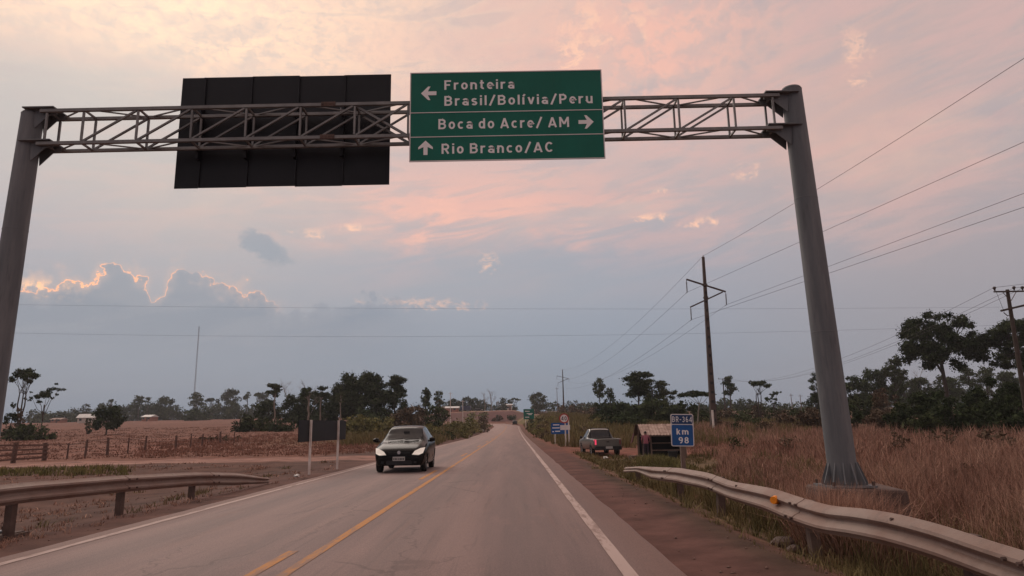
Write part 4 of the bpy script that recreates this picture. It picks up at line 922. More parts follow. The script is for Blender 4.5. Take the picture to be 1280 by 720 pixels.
# person in pink at the stall's front corner
def person(loc, rz, h=1.55):
    p = thing('person', 'person in pink shirt and dark trousers standing at the stall corner', 'person', loc, rz)
    J = {'pel': (0, 0, .90), 'spine': (0, .02, 1.08), 'chest': (0, .05, 1.28), 'neck': (0, .05, 1.43), 'head': (0, .07, 1.53), 'top': (0, .07, 1.66),
         'hl': (-.09, 0, .87), 'kl': (-.11, .03, .48), 'al': (-.12, -.02, .09), 'tl': (-.13, .14, .03), 'hr': (.09, 0, .87), 'kr': (.10, .06, .48), 'ar': (.12, .02, .09), 'tr': (.14, .18, .03),
         'sl': (-.18, .04, 1.37), 'el': (-.25, .06, 1.10), 'wl': (-.22, .24, .95), 'fl': (-.20, .31, .93), 'sr': (.18, .04, 1.37), 'er': (.25, .08, 1.11), 'wr': (.20, .28, 1.0), 'fr': (.18, .35, .99)}
    E_ = [('pel', 'spine', .13, .12), ('spine', 'chest', .12, .145), ('chest', 'neck', .14, .055), ('neck', 'head', .055, .085), ('head', 'top', .09, .06), ('pel', 'hl', .11, .095), ('hl', 'kl', .09, .06), ('kl', 'al', .058, .04), ('al', 'tl', .04, .03), ('pel', 'hr', .11, .095), ('hr', 'kr', .09, .06), ('kr', 'ar', .058, .04), ('ar', 'tr', .04, .03), ('chest', 'sl', .1, .07), ('sl', 'el', .052, .042), ('el', 'wl', .04, .028), ('wl', 'fl', .03, .02), ('chest', 'sr', .1, .07), ('sr', 'er', .052, .042), ('er', 'wr', .04, .028), ('wr', 'fr', .03, .02)]
    names = list(J); me = bpy.data.meshes.new('body'); me.from_pydata([J[n_] for n_ in names], [(names.index(a), names.index(b)) for a, b, _, _ in E_], [])
    o = bpy.data.objects.new('body', me); COL.objects.link(o); o.parent = p
    me.skin_vertices.new() if hasattr(me.skin_vertices, 'new') and not me.skin_vertices else None
    sk = o.modifiers.new('skin', 'SKIN')
    if me.skin_vertices:
        sv_ = me.skin_vertices[0].data
        for a, b, ra, rb in E_:
            for n_, r_ in ((a, ra), (b, rb)): sv_[names.index(n_)].radius = (r_, r_)
        sv_[0].use_root = True
    ss_ = o.modifiers.new('sub', 'SUBSURF'); ss_.levels = ss_.render_levels = 2
    bpy.context.view_layer.update()
    me2 = bpy.data.meshes.new_from_object(o.evaluated_get(bpy.context.evaluated_depsgraph_get())); o.modifiers.clear(); o.data = me2
    for m_ in ('skin', 'pink', 'jeans', 'hair'): me2.materials.append(M[m_])
    for f_ in me2.polygons:
        c_ = f_.center; f_.use_smooth = True
        f_.material_index = 3 if (c_.z > 1.60 or (c_.z > 1.50 and c_.y < .06)) else 1 if (.92 < c_.z < 1.42 and abs(c_.x) < .235) or (1.12 < c_.z < 1.42) else 2 if c_.z <= .92 and abs(c_.x) < .19 and c_.y < .2 and c_.z > .08 else 0
    for s in (-1, 1):
        for i in range(5):
            a = -.5 + i * .25; ln = (.05, .075, .08, .075, .06)[i]; w0 = Vector(J['fl' if s < 0 else 'fr'])
            st_ = w0 + Vector(((i - 2) * .017, 0, .004)); mb = MB(); mb.tube([st_, st_ + Vector(((i - 2) * .004, ln * .6, -.012)), st_ + Vector(((i - 2) * .005, ln * .85, -.04))], [.009, .008, .006], 6); mb.build('finger', M['skin'], o, True)
    for s in (-1, 1):
        mb = MB(); mb.tube([(s * .095, .07, 1.53), (s * .108, .06, 1.545)], [.03, .02], 8); mb.build('ear', M['skin'], o, True)
    p.scale = (h / 1.7,) * 3; return p
q = at(808, 565, 38.2); person((q[0], 38.2, G(q[0], 38.2)), radians(-8), 1.52)

# ------------------------------------------------------------------ left pasture fence
fe = thing('pasture_fence', 'old wooden post and rail fence along the left field', 'fence', (-26.6, 40, G(-26.6, 40)))
def frel(mb): mb.v = [(a + 26.6, b - 40, c_ - fe.location.z) for a, b, c_ in mb.v]; return mb
FP = []
for i, (px, pt, pb) in enumerate(((-20, 553, 580), (18, 553.5, 578.5), (57, 553.5, 577), (85, 554, 576), (107, 555, 573), (135, 555, 572), (160, 555, 572), (181, 554, 570), (220, 551, 565), (238, 550, 564), (252, 549.5, 562.5), (275, 548.5, 560), (292, 547.5, 558))):
    v_ = ray(px, 560); Yv = float(-26.6 / v_[0] * v_[1]); g = G(-26.6, Yv); zt2 = at(px, pt, Yv)[2]; th = .13 if i < 3 else .055 + .02 * (i % 3)
    if zt2 < g + .8: zt2 = g + 1.05 + .1 * (i % 2)
    mb = MB(); mb.tube([(-26.6, Yv, g - .3), (-26.6 + .06 * sin(i * 2.1), Yv + .03, zt2)], [th, th * .85], 7); frel(mb).build('fence_post', M['darkwood'], fe); FP.append((Yv, zt2, g))
for a, b in ((0, 1), (1, 2)):
    for k_ in range(4):
        mb = MB(); fz = .18 + .23 * k_; mb.bar((-26.5, FP[a][0] - .1, FP[a][2] + (FP[a][1] - FP[a][2]) * fz), (-26.5, FP[b][0] + .1, FP[b][2] + (FP[b][1] - FP[b][2]) * fz), .03, .09); frel(mb).build('fence_rail', M['darkwood'], fe)
for k_ in range(3):
    mb = MB(); fz = .35 + .27 * k_; mb.tube([(-26.52, a[0], a[2] + (a[1] - a[2]) * fz) for a in FP[2:]], .008, 4); frel(mb).build('fence_wire', M['wire'], fe)

# ------------------------------------------------------------------ poles and wires
def hv_pole(loc, rz, label, group='tall concrete power poles'):
    p = thing('power_pole', label, 'power pole', loc, rz, group); h_ = 17.9
    mb = MB(); mb.addv([(s * w_ / 2, u * d_ / 2, z) for z, w_, d_ in ((-.6, .62, .42), (h_, .24, .20)) for s, u in ((-1, -1), (1, -1), (1, 1), (-1, 1))], [(0, 1, 5, 4), (1, 2, 6, 5), (2, 3, 7, 6), (3, 0, 4, 7), (4, 5, 6, 7), (3, 2, 1, 0)])
    pl = mb.build('pole', M['cpole'], p)
    for i in range(16):
        z = 1.2 + i * .92; w_ = .62 - .38 * z / h_; mb = MB(); mb.box((0, 0, z), (w_ * .55, .43 - .2 * z / h_ + .01, .26)); mb.build('recess_shade', M['plastic'], pl)  # dark blocks on the shaft imitate the shade of hollows by colour
    for xa, za, xb, zb2 in ((-2.0, 15.45, 2.1, 14.2), (-1.75, 12.55, 1.75, 14.15)):
        mb = MB(); mb.bar((xa, -.16, za), (xb, -.16, zb2), .16, .14); mb.build('crossarm', M['cpole'], p)
    for x, z in ((-2.0, 15.35), (2.1, 14.1), (-1.72, 12.5)):
        mb = MB(); mb.tube([(x, -.16, z), (x, -.16, z - 1.25)], .03, 6)
        for i in range(8): mb.tube([(x, -.16, z - .18 - i * .13), (x, -.16, z - .24 - i * .13)], [.055, .085], 8)
        mb.bar((x - .02, -.3, z - 1.27), (x + .02, .25, z - 1.27), .05); mb.build('insulator', M['ceramic'], p)
    for z in (14.9, 13.6): mb = MB(); mb.box((0, 0, z), (.42, .34, .16)); mb.build('band', M['cpole'], p)
    mb = MB(); mb.tube([(0, 0, h_), (0, 0, h_ + .18)], .05, 6); mb.build('pole_tip', M['white'], p); return p
Yh = 70.0; hp = at(892.5, 536, Yh); gh = G(hp[0], Yh)
hv1 = hv_pole((hp[0], Yh, gh), radians(6), 'tall tapered concrete power pole with slanted crossarms behind kilometre sign')
hv1.rotation_euler.y = radians(.6); hv1.scale.z = (at(880, 321, Yh)[2] - gh) / 17.9
Yh2 = 238.0; hp2 = at(704.5, 505, Yh2); gh2 = G(hp2[0], Yh2)
hv2 = dup(hv1, (hp2[0], Yh2, gh2), radians(-4), 'distant concrete power pole standing above the 40 sign'); hv2.rotation_euler.y = 0; hv2.scale.z = (at(704, 462, Yh2)[2] - gh2) / 17.9
mb = MB(); a = at(890, 542, Yh - 1.2); mb.box((hp[0] - .2, Yh - .6, gh + .9), (.16, .16, 2.6)); tag(mb.build('marker_post', M['postw']), 'short pale post standing against the foot of the tall power pole', 'post')
def wire(a, b, sag, r_, label, group, name='power_line', n=22):
    a, b = np.array(a, float), np.array(b, float); mb = MB()
    mb.tube([tuple(a + (b - a) * i / n - np.array([0, 0, sag * 4 * (i / n) * (1 - i / n)])) for i in range(n + 1)], r_, 5)
    return tag(mb.build(name, M['wire'], None, True), label, 'power line', group)
def wl(o, p): return np.array(o.matrix_world @ Vector(p)) if False else np.array(Matrix.LocRotScale(o.location, o.rotation_euler, o.scale) @ Vector(p))
for (ins, px, py, Yn, lab) in (((0, 0, 18.0), 1300, 60, 27, 'topmost thin wire rising right from the tip of the tall power pole'), ((-2.0, -.16, 14.1), 1300, 153, 31, 'wire rising right from the upper left insulator of the tall pole'), ((2.1, -.16, 12.85), 1300, 229, 35, 'wire rising right from the right insulator of the tall pole'), ((-1.72, -.16, 11.25), 1300, 233, 32.5, 'wire rising right from the lower left insulator of tall pole')):
    a = wl(hv1, ins); b = at(px, py, Yn); b2 = a + (b - a) * 2.6; b2[2] = a[2] + .2
    d_ = (b[1] - a[1]) / (b2[1] - a[1]); sag = max(0.0, (a[2] + (b2[2] - a[2]) * d_ - b[2]) / (4 * d_ * (1 - d_)))
    wire(a, b2, min(sag, 3.0), .013, lab, 'conductors of the tall power line', n=40)
    wire(a, wl(hv2, ins), 3.0, .013, lab.replace('rising right from', 'running back and down left from'), 'conductors of the tall power line', n=30)
def dist_pole(loc, rz, label, h_=11.0):
    p = thing('power_pole', label, 'power pole', loc, rz, 'wooden distribution poles')
    mb = MB(); mb.tube([(0, 0, -.5), (0, 0, h_)], [.21, .12], 10); mb.build('pole', M['bark'], p, True)
    mb = MB(); mb.bar((-1.35, -.15, h_ - .22), (1.3, -.15, h_ - .12), .11, .10); mb.build('crossarm', M['bark'], p)
    mb = MB(); mb.bar((-1.0, -.15, h_ - 1.62), (1.1, -.15, h_ - 1.18), .12, .14); mb.build('crossarm', M['bark'], p)
    for s in (-1, 1): mb = MB(); mb.bar((s * .05, -.13, h_ - .85), (s * .6, -.13, h_ - .2), .035); mb.build('brace', M['rust'], p)
    for x, z in ((-1.28, h_ + .05), (.45, h_ + .12), (1.2, h_ + .14)):
        mb = MB(); mb.tube([(x, -.15, z - .2), (x, -.15, z - .06), (x, -.15, z), (x, -.15, z + .10)], [.03, .08, .13, .09], 10); mb.build('insulator', M['ceramic'], p, True)
    mb = MB(); mb.tube([(-.85, -.2, h_ - 1.75), (-.55, -.2, h_ - 2.0), (-.35, -.2, h_ - 1.9)], .035, 6); mb.build('cutout', M['ceramic'], p)
    mb = MB(); mb.tube([(-1.28, -.2, h_), (-1.2, -.35, h_ - .9), (-.85, -.25, h_ - 1.7)], .012, 5); mb.build('jumper', M['wire'], p); return p
Yd = 50.0; dp = at(1259, 362, Yd); gd = G(dp[0], Yd)
d1 = dist_pole((dp[0], Yd, gd), radians(12), 'dark wooden power pole with two crossarms at the right edge', dp[2] - gd)
Yd2 = 185.0; dp2 = at(903.5, 473, Yd2); gd2 = G(dp2[0], Yd2)
d2 = dup(d1, (dp2[0], Yd2, gd2), radians(10), 'small distant power pole just right of the tall concrete pole'); d2.scale = (1, 1, (dp2[2] - gd2) / (dp[2] - gd))
hD = dp[2] - gd
for i, (x, lab) in enumerate(((-1.28, 'first'), (.45, 'second'), (1.2, 'third'))):
    side = ('left', 'middle', 'right')[i]
    a = wl(d1, (x, -.15, hD + .1)); wire(a, wl(d2, (x, -.15, hD + .1)), 3.2, .012, f'thin wire leaving the {side} insulator of right edge pole toward the far pole', 'wires of the wooden pole line')
    wire(a, a + np.array([14, -22, .6]), .5, .012, f'short wire from the {side} insulator of right edge pole to the right', 'wires of the wooden pole line')
for py0, py1, py2, lab in ((379.5, 386, 383, 'upper long wire crossing the whole sky low above the horizon'), (414.5, 420, 403, 'lower long wire crossing the whole sky low above the horizon')):
    a = at(-60, py0, 95); b = at(1340, py2, 95); mz = at(640, py1, 95); wire(a, b, float((a[2] + b[2]) / 2 - mz[2]), .010, lab, 'long wires crossing the road', n=40)
for px, pt, Yv, lab in ((988.5, 492, 210, 'thin pole far right of the flat topped trees'), (1000, 493, 215, 'thin pole beside another far pole near the right column'), (563, 490, 230, 'thin pale pole left of the far end of the road'), (578.5, 500, 240, 'short white pole beside the far dark truck'), (696, 484, 260, 'slim pole left of the distant power pole')):
    q = at(px, pt, Yv); g = G(q[0], Yv); mb = MB(); mb.tube([(q[0], Yv, g - .4), (q[0], Yv, q[2])], [.13, .08], 7); mb.bar((q[0] - .7, Yv - .1, q[2] - .5), (q[0] + .7, Yv - .1, q[2] - .5), .09)
    tag(mb.build('utility_pole', M['wood'] if px > 600 else M['postw']), lab, 'pole', 'far slim poles')
# radio mast
Ym = 430.0; a = at(249, 408, Ym); g = G(a[0], Ym); mast = thing('radio_mast', 'very tall thin radio mast far away above the left trees', 'radio mast', (a[0], Ym, g))
hm = float(a[2] - g); mb = MB()
for i in range(3):
    an = 2 * pi * i / 3; mb.tube([(.45 * cos(an), .45 * sin(an), 0), (.30 * cos(an), .30 * sin(an), hm)], .06, 4)
for j in range(60):
    z0, z1 = hm * j / 60, hm * (j + 1) / 60
    for i in range(3):
        a0_, a1_ = 2 * pi * i / 3, 2 * pi * (i + 1) / 3; mb.tube([(.4 * cos(a0_), .4 * sin(a0_), z0), (.4 * cos(a1_), .4 * sin(a1_), z1)], .03, 3)
mb.build('lattice', M['truss'], mast)

# ------------------------------------------------------------------ trees and bushes
def leaf_quads(cl, total, size, r_, core=.3):
    """cl: rows (x, y, z, rx, ry, rz); many small leaf faces spread through every clump, larger overlapping sprays inside it"""
    cl = np.array(cl, float); wgt = cl[:, 3] * cl[:, 5] + .02 * (cl[:, 3] * cl[:, 5]).max(); cnt = np.maximum(8, (total * wgt / wgt.sum()).astype(int))
    idx = np.repeat(np.arange(len(cl)), cnt); n = len(idx); inner = r_.uniform(size=n) < core
    d = r_.normal(size=(n, 3)); d /= np.linalg.norm(d, axis=1)[:, None]; u = r_.uniform(size=n)
    rr = np.where(inner, .70 * u ** .4, .50 + .52 * np.sqrt(u)); rr = rr * (1 + .10 * r_.normal(size=n) * ~inner)
    lump = 1 + .16 * np.sin(d[:, 0] * 5 + idx) * np.sin(d[:, 2] * 6 + idx * 2.3)
    p = cl[idx, :3] + d * cl[idx, 3:] * (rr * lump)[:, None]
    nn = d * .7 + r_.normal(size=(n, 3)) * .75 + np.array([0, 0, .35]); nn /= np.linalg.norm(nn, axis=1)[:, None]
    a = np.cross(nn, r_.normal(size=(n, 3))); a /= np.linalg.norm(a, axis=1)[:, None] + 1e-9; b = np.cross(nn, a)
    rmin = cl[idx, 3:].min(axis=1); s = size * r_.uniform(.6, 1.3, n); s = np.where(inner, np.minimum(np.maximum(s * 2.6, rmin * .5), rmin * .95), s); a *= (s * .5)[:, None]; b *= (s * .36)[:, None]
    v = np.stack([p - a, p + b * .9 - a * .1, p + a, p - b * .9 - a * .1], 1).reshape(-1, 3)
    return v, np.arange(4 * n)
def limb(mb, a, b, ra, rb, r_, n=4, sag=.0, sides=5):
    a, b = Vector(a), Vector(b); L_ = (b - a).length; pth_ = []
    for i in range(n + 1):
        f_ = i / n; p = a.lerp(b, f_)
        if 0 < i < n: p = p + Vector(r_.normal(size=3)) * L_ * (.012 if sides >= 6 else .04)
        p.z -= sag * L_ * f_ * (1 - f_); pth_.append(p)
    mb.tube(pth_, [ra + (rb - ra) * i / n for i in range(n + 1)], sides, cap=False); return pth_
def fork(mb, p, d, L_, r0, depth, r_):
    q = Vector(p) + Vector(d) * L_; limb(mb, p, q, r0, r0 * .6, r_, 3, 0, 4)
    if depth == 0: return
    for i in range(3 if depth > 1 else 4):
        nd = (Vector(d) + Vector(r_.normal(size=3)) * .55 + Vector((0, 0, .12))).normalized(); f_ = .55 + .45 * r_.uniform()
        fork(mb, Vector(p) + Vector(d) * L_ * f_, nd, L_ * (.5 + .2 * r_.uniform()), r0 * .5, depth - 1, r_)
NT_ = [0]
def tree(px, pt, Y, wpx, kind, label, leaf='leafd', bark='bark', group=None, cat='tree', name='tree', dens=1.0, hmin=None, seed=None, trunk_px=None, lean=0.0):
    NT_[0] += 1; r_ = np.random.default_rng(seed or 100 + NT_[0])
    q = at(px, pt, Y); x = float(q[0]); g = G(x, Y) - .05; h = float(q[2]) - g
    if hmin: h = max(h, hmin)
    w = wpx * Y / FPX; R_ = w / 2
    root = thing(name, label, cat, (x, Y, g), 0, group)
    tm = MB(); cl = []
    tr0 = (trunk_px * Y / FPX / 2) if trunk_px else max(.05, .016 * h + .008 * w)
    if kind == 'dome':
        for i in range(60):
            a = r_.uniform(0, 2 * pi); zf = r_.uniform(-.85, 1); rad = sqrt(max(0, 1 - zf * zf * .95)) * r_.uniform(.4, .88)
            cr = min(w, h * 1.1) * r_.uniform(.09, .17); cl.append((cos(a) * rad * R_, sin(a) * rad * R_, h * .54 + zf * h * .36, cr, cr, cr * .8))
        limb(tm, (0, 0, -.2), (0, 0, h * .5), tr0, tr0 * .6, r_, 5, 0, 8)
        for c_ in cl[::3]: limb(tm, (0, 0, h * .35), c_[:3], tr0 * .4, tr0 * .08, r_, 4, .1)
    elif kind == 'spread':
        for i in range(95):
            a = r_.uniform(0, 2 * pi); rd = sqrt(r_.uniform()); zf = r_.uniform(-.55 + .34 * rd, 1); rad = min(.93 * rd + .05, sqrt(max(0, 1 - zf * zf * .9)) * .95)
            cr = w * r_.uniform(.065, .12); cl.append((cos(a) * rad * R_, sin(a) * rad * R_, h * .62 + zf * h * .34, cr * 1.15, cr * 1.15, cr * .8))
        top = limb(tm, (0, 0, -.2), (lean * h, 0, h * .55), tr0, tr0 * .7, r_, 6, 0, 9)[-1]
        hubs = []
        for i in range(6):
            a = 2 * pi * i / 6 + r_.uniform(0, .5); hb_ = Vector((cos(a) * R_ * .4, sin(a) * R_ * .4, h * r_.uniform(.62, .78))); limb(tm, (top[0], top[1], h * r_.uniform(.42, .55)), hb_, tr0 * .5, tr0 * .26, r_, 4, -.1, 6); hubs.append(hb_)
        for c_ in cl:
            hb_ = min(hubs, key=lambda u_: (u_ - Vector(c_[:3])).length); limb(tm, hb_, c_[:3], tr0 * .2, tr0 * .05, r_, 3, 0, 4)
    elif kind == 'layer':
        limb(tm, (0, 0, -.2), (lean * h, 0, h * .82), tr0, tr0 * .45, r_, 6, 0, 7)
        n = 20
        for i in range(n):
            a = r_.uniform(0, 2 * pi); zf = i / (n - 1); rad = (.2 + .6 * r_.uniform()) * (1 - .5 * abs(zf - .45)); z = h * (.55 + .41 * zf); cr = w * r_.uniform(.14, .24)
            c_ = (lean * h + cos(a) * rad * R_, sin(a) * rad * R_, z, cr, cr, h * r_.uniform(.04, .07)); cl.append(c_); limb(tm, (lean * h * .7, 0, z - h * .16), c_[:3], tr0 * .35, tr0 * .1, r_, 3, -.15, 5)
    elif kind == 'umbrella':
        for i in range(14):
            a = r_.uniform(0, 2 * pi); rad = r_.uniform(.15, .85); z = h * (.95 - .15 * rad * rad) - r_.uniform(0, .07) * h; cr = w * r_.uniform(.10, .17)
            c_ = (cos(a) * rad * R_, sin(a) * rad * R_, z, cr, cr, h * .045); cl.append(c_)
        for i in range(3 if h > 5 else 1):
            a = 2 * pi * i / 3; o = tr0 * 2.2 if i else 0; s_ = (cos(a) * o, sin(a) * o, -.2); m_ = (cos(a) * R_ * .2, sin(a) * R_ * .2, h * .6); limb(tm, s_, m_, tr0, tr0 * .6, r_, 4, 0, 6)
            for c_ in cl[i::3]: limb(tm, m_, c_[:3], tr0 * .4, tr0 * .12, r_, 3, .1, 4)
    elif kind == 'sparse':
        for i in range(6):
            a = 2 * pi * i / 6 + r_.uniform(0, .8); z1 = h * r_.uniform(.62, .97); e_ = Vector((lean * h + cos(a) * R_ * r_.uniform(.35, .85), sin(a) * R_ * .6, z1)); s_ = Vector((lean * h * .5, 0, h * r_.uniform(.30, .5)))
            limb(tm, s_, e_, tr0 * .5, tr0 * .15, r_, 4, .15, 5)
            for j in range(4):
                cr = w * r_.uniform(.05, .11); o = Vector(r_.normal(size=3)) * w * .11; cl.append((e_.x + o.x, e_.y + o.y, min(h * .97, e_.z + o.z * .6), cr, cr, cr * .7))
        limb(tm, (0, 0, -.2), (lean * h * .6, 0, h * .55), tr0, tr0 * .6, r_, 5, 0, 7)
    elif kind == 'slim':
        limb(tm, (0, 0, -.2), (lean * h, 0, h * .85), tr0, tr0 * .5, r_, 7, 0, 7)
        for i in range(11):
            a = r_.uniform(0, 2 * pi); z = h * r_.uniform(.70, .95); rad = r_.uniform(.1, .75); cr = w * r_.uniform(.13, .22); c_ = (lean * h + cos(a) * rad * R_, sin(a) * rad * R_, z, cr, cr, cr * .55); cl.append(c_)
            limb(tm, (lean * h * .8, 0, z - h * .12), c_[:3], tr0 * .35, tr0 * .12, r_, 3, 0, 4)
    elif kind == 'bare':
        for i in range(3): fork(tm, (0, 0, h * (.18 + .12 * i)), Vector((.28 * cos(i * 2.1), .28 * sin(i * 2.1), .95)).normalized(), h * .32, tr0 * .6, 3, r_)
        limb(tm, (0, 0, -.2), (0, 0, h * .6), tr0, tr0 * .5, r_, 5, 0, 6)
    elif kind == 'bush':
        for i in range(30):
            a = r_.uniform(0, 2 * pi); rad = sqrt(r_.uniform()) * .84; zf = r_.uniform(.1, 1) * sqrt(1 - .7 * rad * rad); cr = min(w, h * 2.0) * r_.uniform(.10, .2)
            cl.append((cos(a) * rad * R_, sin(a) * rad * R_ * .8, max(cr * .5, zf * h - cr * .7), cr * 1.1, cr, cr * .85))
        for c_ in cl[::2]: limb(tm, (c_[0] * .35, c_[1] * .35, -.15), c_[:3], tr0 * .4, tr0 * .12, r_, 3, 0, 4)
    leafpx = 2.2 if kind != 'bush' else 2.5
    tm.build('stems' if kind == 'bush' else 'trunk', M[bark], root, True)
    if cl:
        ap = wpx * (h * FPX / Y) * {'dome': .75, 'spread': .42, 'layer': .32, 'umbrella': .22, 'sparse': .2, 'slim': .2, 'bush': .8}[kind]
        size = max(.07, leafpx * Y / FPX); n = int(np.clip(ap / (leafpx * leafpx * .36) * 3.0 * dens, 160, 20000))
        v, l_ = leaf_quads(cl, n, size, r_); npmesh('foliage' if kind == 'bush' else 'crown', v, l_, 4, M[leaf], root)
    return root
def bush(px, pt, Y, wpx, label, leaf='leafd', group=None, **k): return tree(px, pt, Y, wpx, 'bush', label, leaf, 'bark', group, 'bush', 'bush', **k)

# left field
tree(33, 457, 100, 38, 'umbrella', 'thin flat topped umbrella tree beside the left gantry column', dens=1.4, trunk_px=2.2)
tree(59, 473, 104, 38, 'sparse', 'sparse tree with small leaf clumps right of the flat topped tree at left', dens=1.5, trunk_px=1.8)
bush(16, 499, 98, 20, 'dark bush at the foot of the left umbrella tree', 'leafd')
bush(29, 503, 97, 14, 'brown vine covered bush between the umbrella tree trunks', 'leafb')
bush(40, 527, 92, 62, 'low dark scrub under the umbrella tree in left field', 'leafm', hmin=.9)
tree(136, 505, 112, 44, 'dome', 'lone dark round tree in the left pasture', dens=1.3)
bush(112, 521, 122, 10, 'small shrub just left of the lone pasture tree', 'leafm', hmin=.8)
tree(108, 503, 340, 13, 'dome', 'small far tree on the skyline above white farmhouse')
tree(140, 498, 345, 10, 'umbrella', 'tiny flat topped tree on skyline left of the mast', dens=1.5)
for i, (px, pt, w_, kd, lb) in enumerate(((175, 494, 20, 'layer', 'far layered tree with gap in its crown above the small farm shed'), (186, 494, 8, 'slim', 'narrow upright far tree right of the layered one'), (207, 495, 30, 'dome', 'wide rounded far tree right of the farm shed'), (246, 491, 24, 'layer', 'far tree directly under the radio mast'), (265, 497, 20, 'umbrella', 'low flat far tree right of the radio mast'), (290, 485, 30, 'dome', 'tallest rounded far tree of the left skyline'), (310, 488, 12, 'slim', 'slender far tree right of the tallest rounded one'), (323, 490, 18, 'umbrella', 'flat far tree beside the roadside tree cluster'), (331, 490, 14, 'layer', 'far layered tree touching the roadside cluster'))):
    tree(px, pt, 360 + 6 * i, w_, kd, lb, 'leafm' if i % 3 == 0 else 'leafd', dens=2.2 if kd in ('layer', 'umbrella', 'slim') else 1.2)
for i in range(34):
    px = 40 + i * 9.2 + rng.uniform(-3, 3); tree(px, 503.5 + rng.uniform(-3.5, 3.5) + (7 if px < 130 else 0), 345 + rng.uniform(0, 60), rng.uniform(20, 30), 'bush', 'far hazy tree in the low dark belt along the left field edge', ('leafd', 'leafm')[i % 2], group='tree belt behind the left pasture', dens=.9)
bush(246, 508, 318, 32, 'round dark bush in front of the far left tree belt', 'leafd')
bush(276, 545, 75, 70, 'brown dry thicket in the pasture left of the black sign', 'leafb', hmin=.7)
# cluster left of the road
tree(345, 479, 128, 26, 'slim', 'slim tree with long pale trunk at the left of roadside cluster', 'leafm', 'palebark', dens=2.2, trunk_px=2.6)
tree(361, 468, 150, 16, 'bare', 'bare leafless tree behind the left roadside cluster', bark='palebark', trunk_px=1.2)
tree(388, 474, 140, 20, 'bare', 'bare twiggy tree in the middle of left roadside cluster', bark='palebark', trunk_px=1.4)
tree(387, 480, 126, 22, 'slim', 'tall tree with pale forked trunk above the black sign', 'leafd', 'palebark', dens=2.4, trunk_px=3.0)
tree(402, 481, 130, 24, 'slim', 'pale trunked tree just right of the forked one above black sign', 'leafd', 'palebark', dens=2.4, trunk_px=2.4)
tree(426, 487, 122, 18, 'slim', 'thin pale trunked tree in front of the big dark tree', 'leafm', 'palebark', dens=1.6, trunk_px=1.8)
tree(369, 491, 140, 36, 'dome', 'dark rounded tree behind the pale trunks', dens=1.2)
tree(336, 498, 150, 36, 'dome', 'dark tree mass left behind the first pale slim tree', dens=1.2)
tree(390, 489, 148, 44, 'dome', 'dark tree mass behind the pale forked trunk', dens=1.2)
bush(395, 508, 138, 60, 'dark low thicket under the pale trunked trees', 'leafd')
bush(465, 505, 122, 60, 'dark lower foliage beneath the biggest dome tree', 'leafd')
tree(410, 490, 145, 40, 'dome', 'dark tree filling the gap left of the biggest tree', dens=1.2)
tree(452, 460, 132, 72, 'dome', 'biggest dense dark dome tree left of the road', dens=1.3)
tree(430, 478, 138, 44, 'dome', 'dark lower shoulder of foliage left of the biggest dome tree', dens=1.2)
tree(494, 469, 134, 40, 'layer', 'dark layered tree right of the biggest dome tree', dens=2.4)
tree(486, 486, 130, 52, 'dome', 'dark lower tree under the layered one beside the road', dens=1.2)
bush(322, 511, 118, 48, 'green brown bush at the left end of roadside cluster', 'leafm')
bush(352, 517, 112, 36, 'dark green bush under the pale slim trees', 'leafd')
bush(300, 522, 116, 22, 'small dark bush at the far left tip of the cluster', 'leafd')
bush(445, 515, 96, 48, 'yellow green roadside bush left of the dark car', 'leafy')
bush(475, 514, 100, 40, 'pale green bush behind the dark car roof', 'leafy')
bush(412, 525, 104, 56, 'dull brown scrub right behind the black sign', 'leafb')
bush(504, 503, 112, 50, 'brown green shrub mass right behind the dark car', 'leafb')
bush(524, 501, 128, 36, 'brown vine covered shrub beside the left road bend', 'leafb')
bush(545, 503, 120, 34, 'tall dark olive shrub left of the far road', 'leafm')
tree(532, 485, 165, 17, 'layer', 'narrow dark tree right of the roadside cluster', dens=2.4)
tree(549, 484, 168, 17, 'dome', 'rounded tree with hanging vines beside the narrow dark one', 'leafm')
bush(549, 497, 160, 16, 'brown vines hanging below the rounded tree by the road', 'leafb')
for i, (px, pt, Yv, w_, lf, lb) in enumerate(((541, 527, 84, 26, 'leafy', 'bright green weed clump on the left road bank'), (566, 521, 105, 26, 'leafy', 'yellow weed clump on the left bank further up'), (588, 520, 122, 30, 'leafy', 'ochre weed clump on top of left bank'), (580, 530, 92, 26, 'leafy', 'dense green weeds low on the left bank near litter'), (604, 517, 150, 16, 'leafb', 'brown weeds at the inside of the far left bend'), (520, 534, 78, 24, 'leafb', 'brown weeds right behind the car'), (558, 535, 80, 20, 'leafm', 'green weeds between the car and the litter'))):
    bush(px, pt, Yv, w_, lb, lf)
# far centre skyline
for i, (px, pt, w_, kd, lb) in enumerate(((567, 498, 22, 'dome', 'far dark tree above the long pale roof'), (583, 495, 18, 'dome', 'far dark tree above the blue truck'), (593, 496, 12, 'dome', 'far small dark tree right of the blue truck'), (602, 499, 16, 'dome', 'far dark tree left of the bare tree'), (629, 497, 12, 'layer', 'far tree left of the small white hut'), (644, 497, 14, 'umbrella', 'far pale sparse tree above the road end'), (637, 499, 9, 'slim', 'far slim tree over the white hut'), (672, 490, 26, 'dome', 'round green tree above the distant green sign'))):
    tree(px, pt, 372 + 4 * i if i < 7 else 350, w_, kd, lb, 'leafm' if i > 3 else 'leafd', dens=1.6)
for px, pt, w_, lb in ((614, 485, 26, 'bare spiky dead tree on the far skyline'), (606, 489, 12, 'thin bare tree left of the dead spiky one')):
    tree(px, pt, 365, w_, 'bare', lb, bark='palebark', trunk_px=1.2)
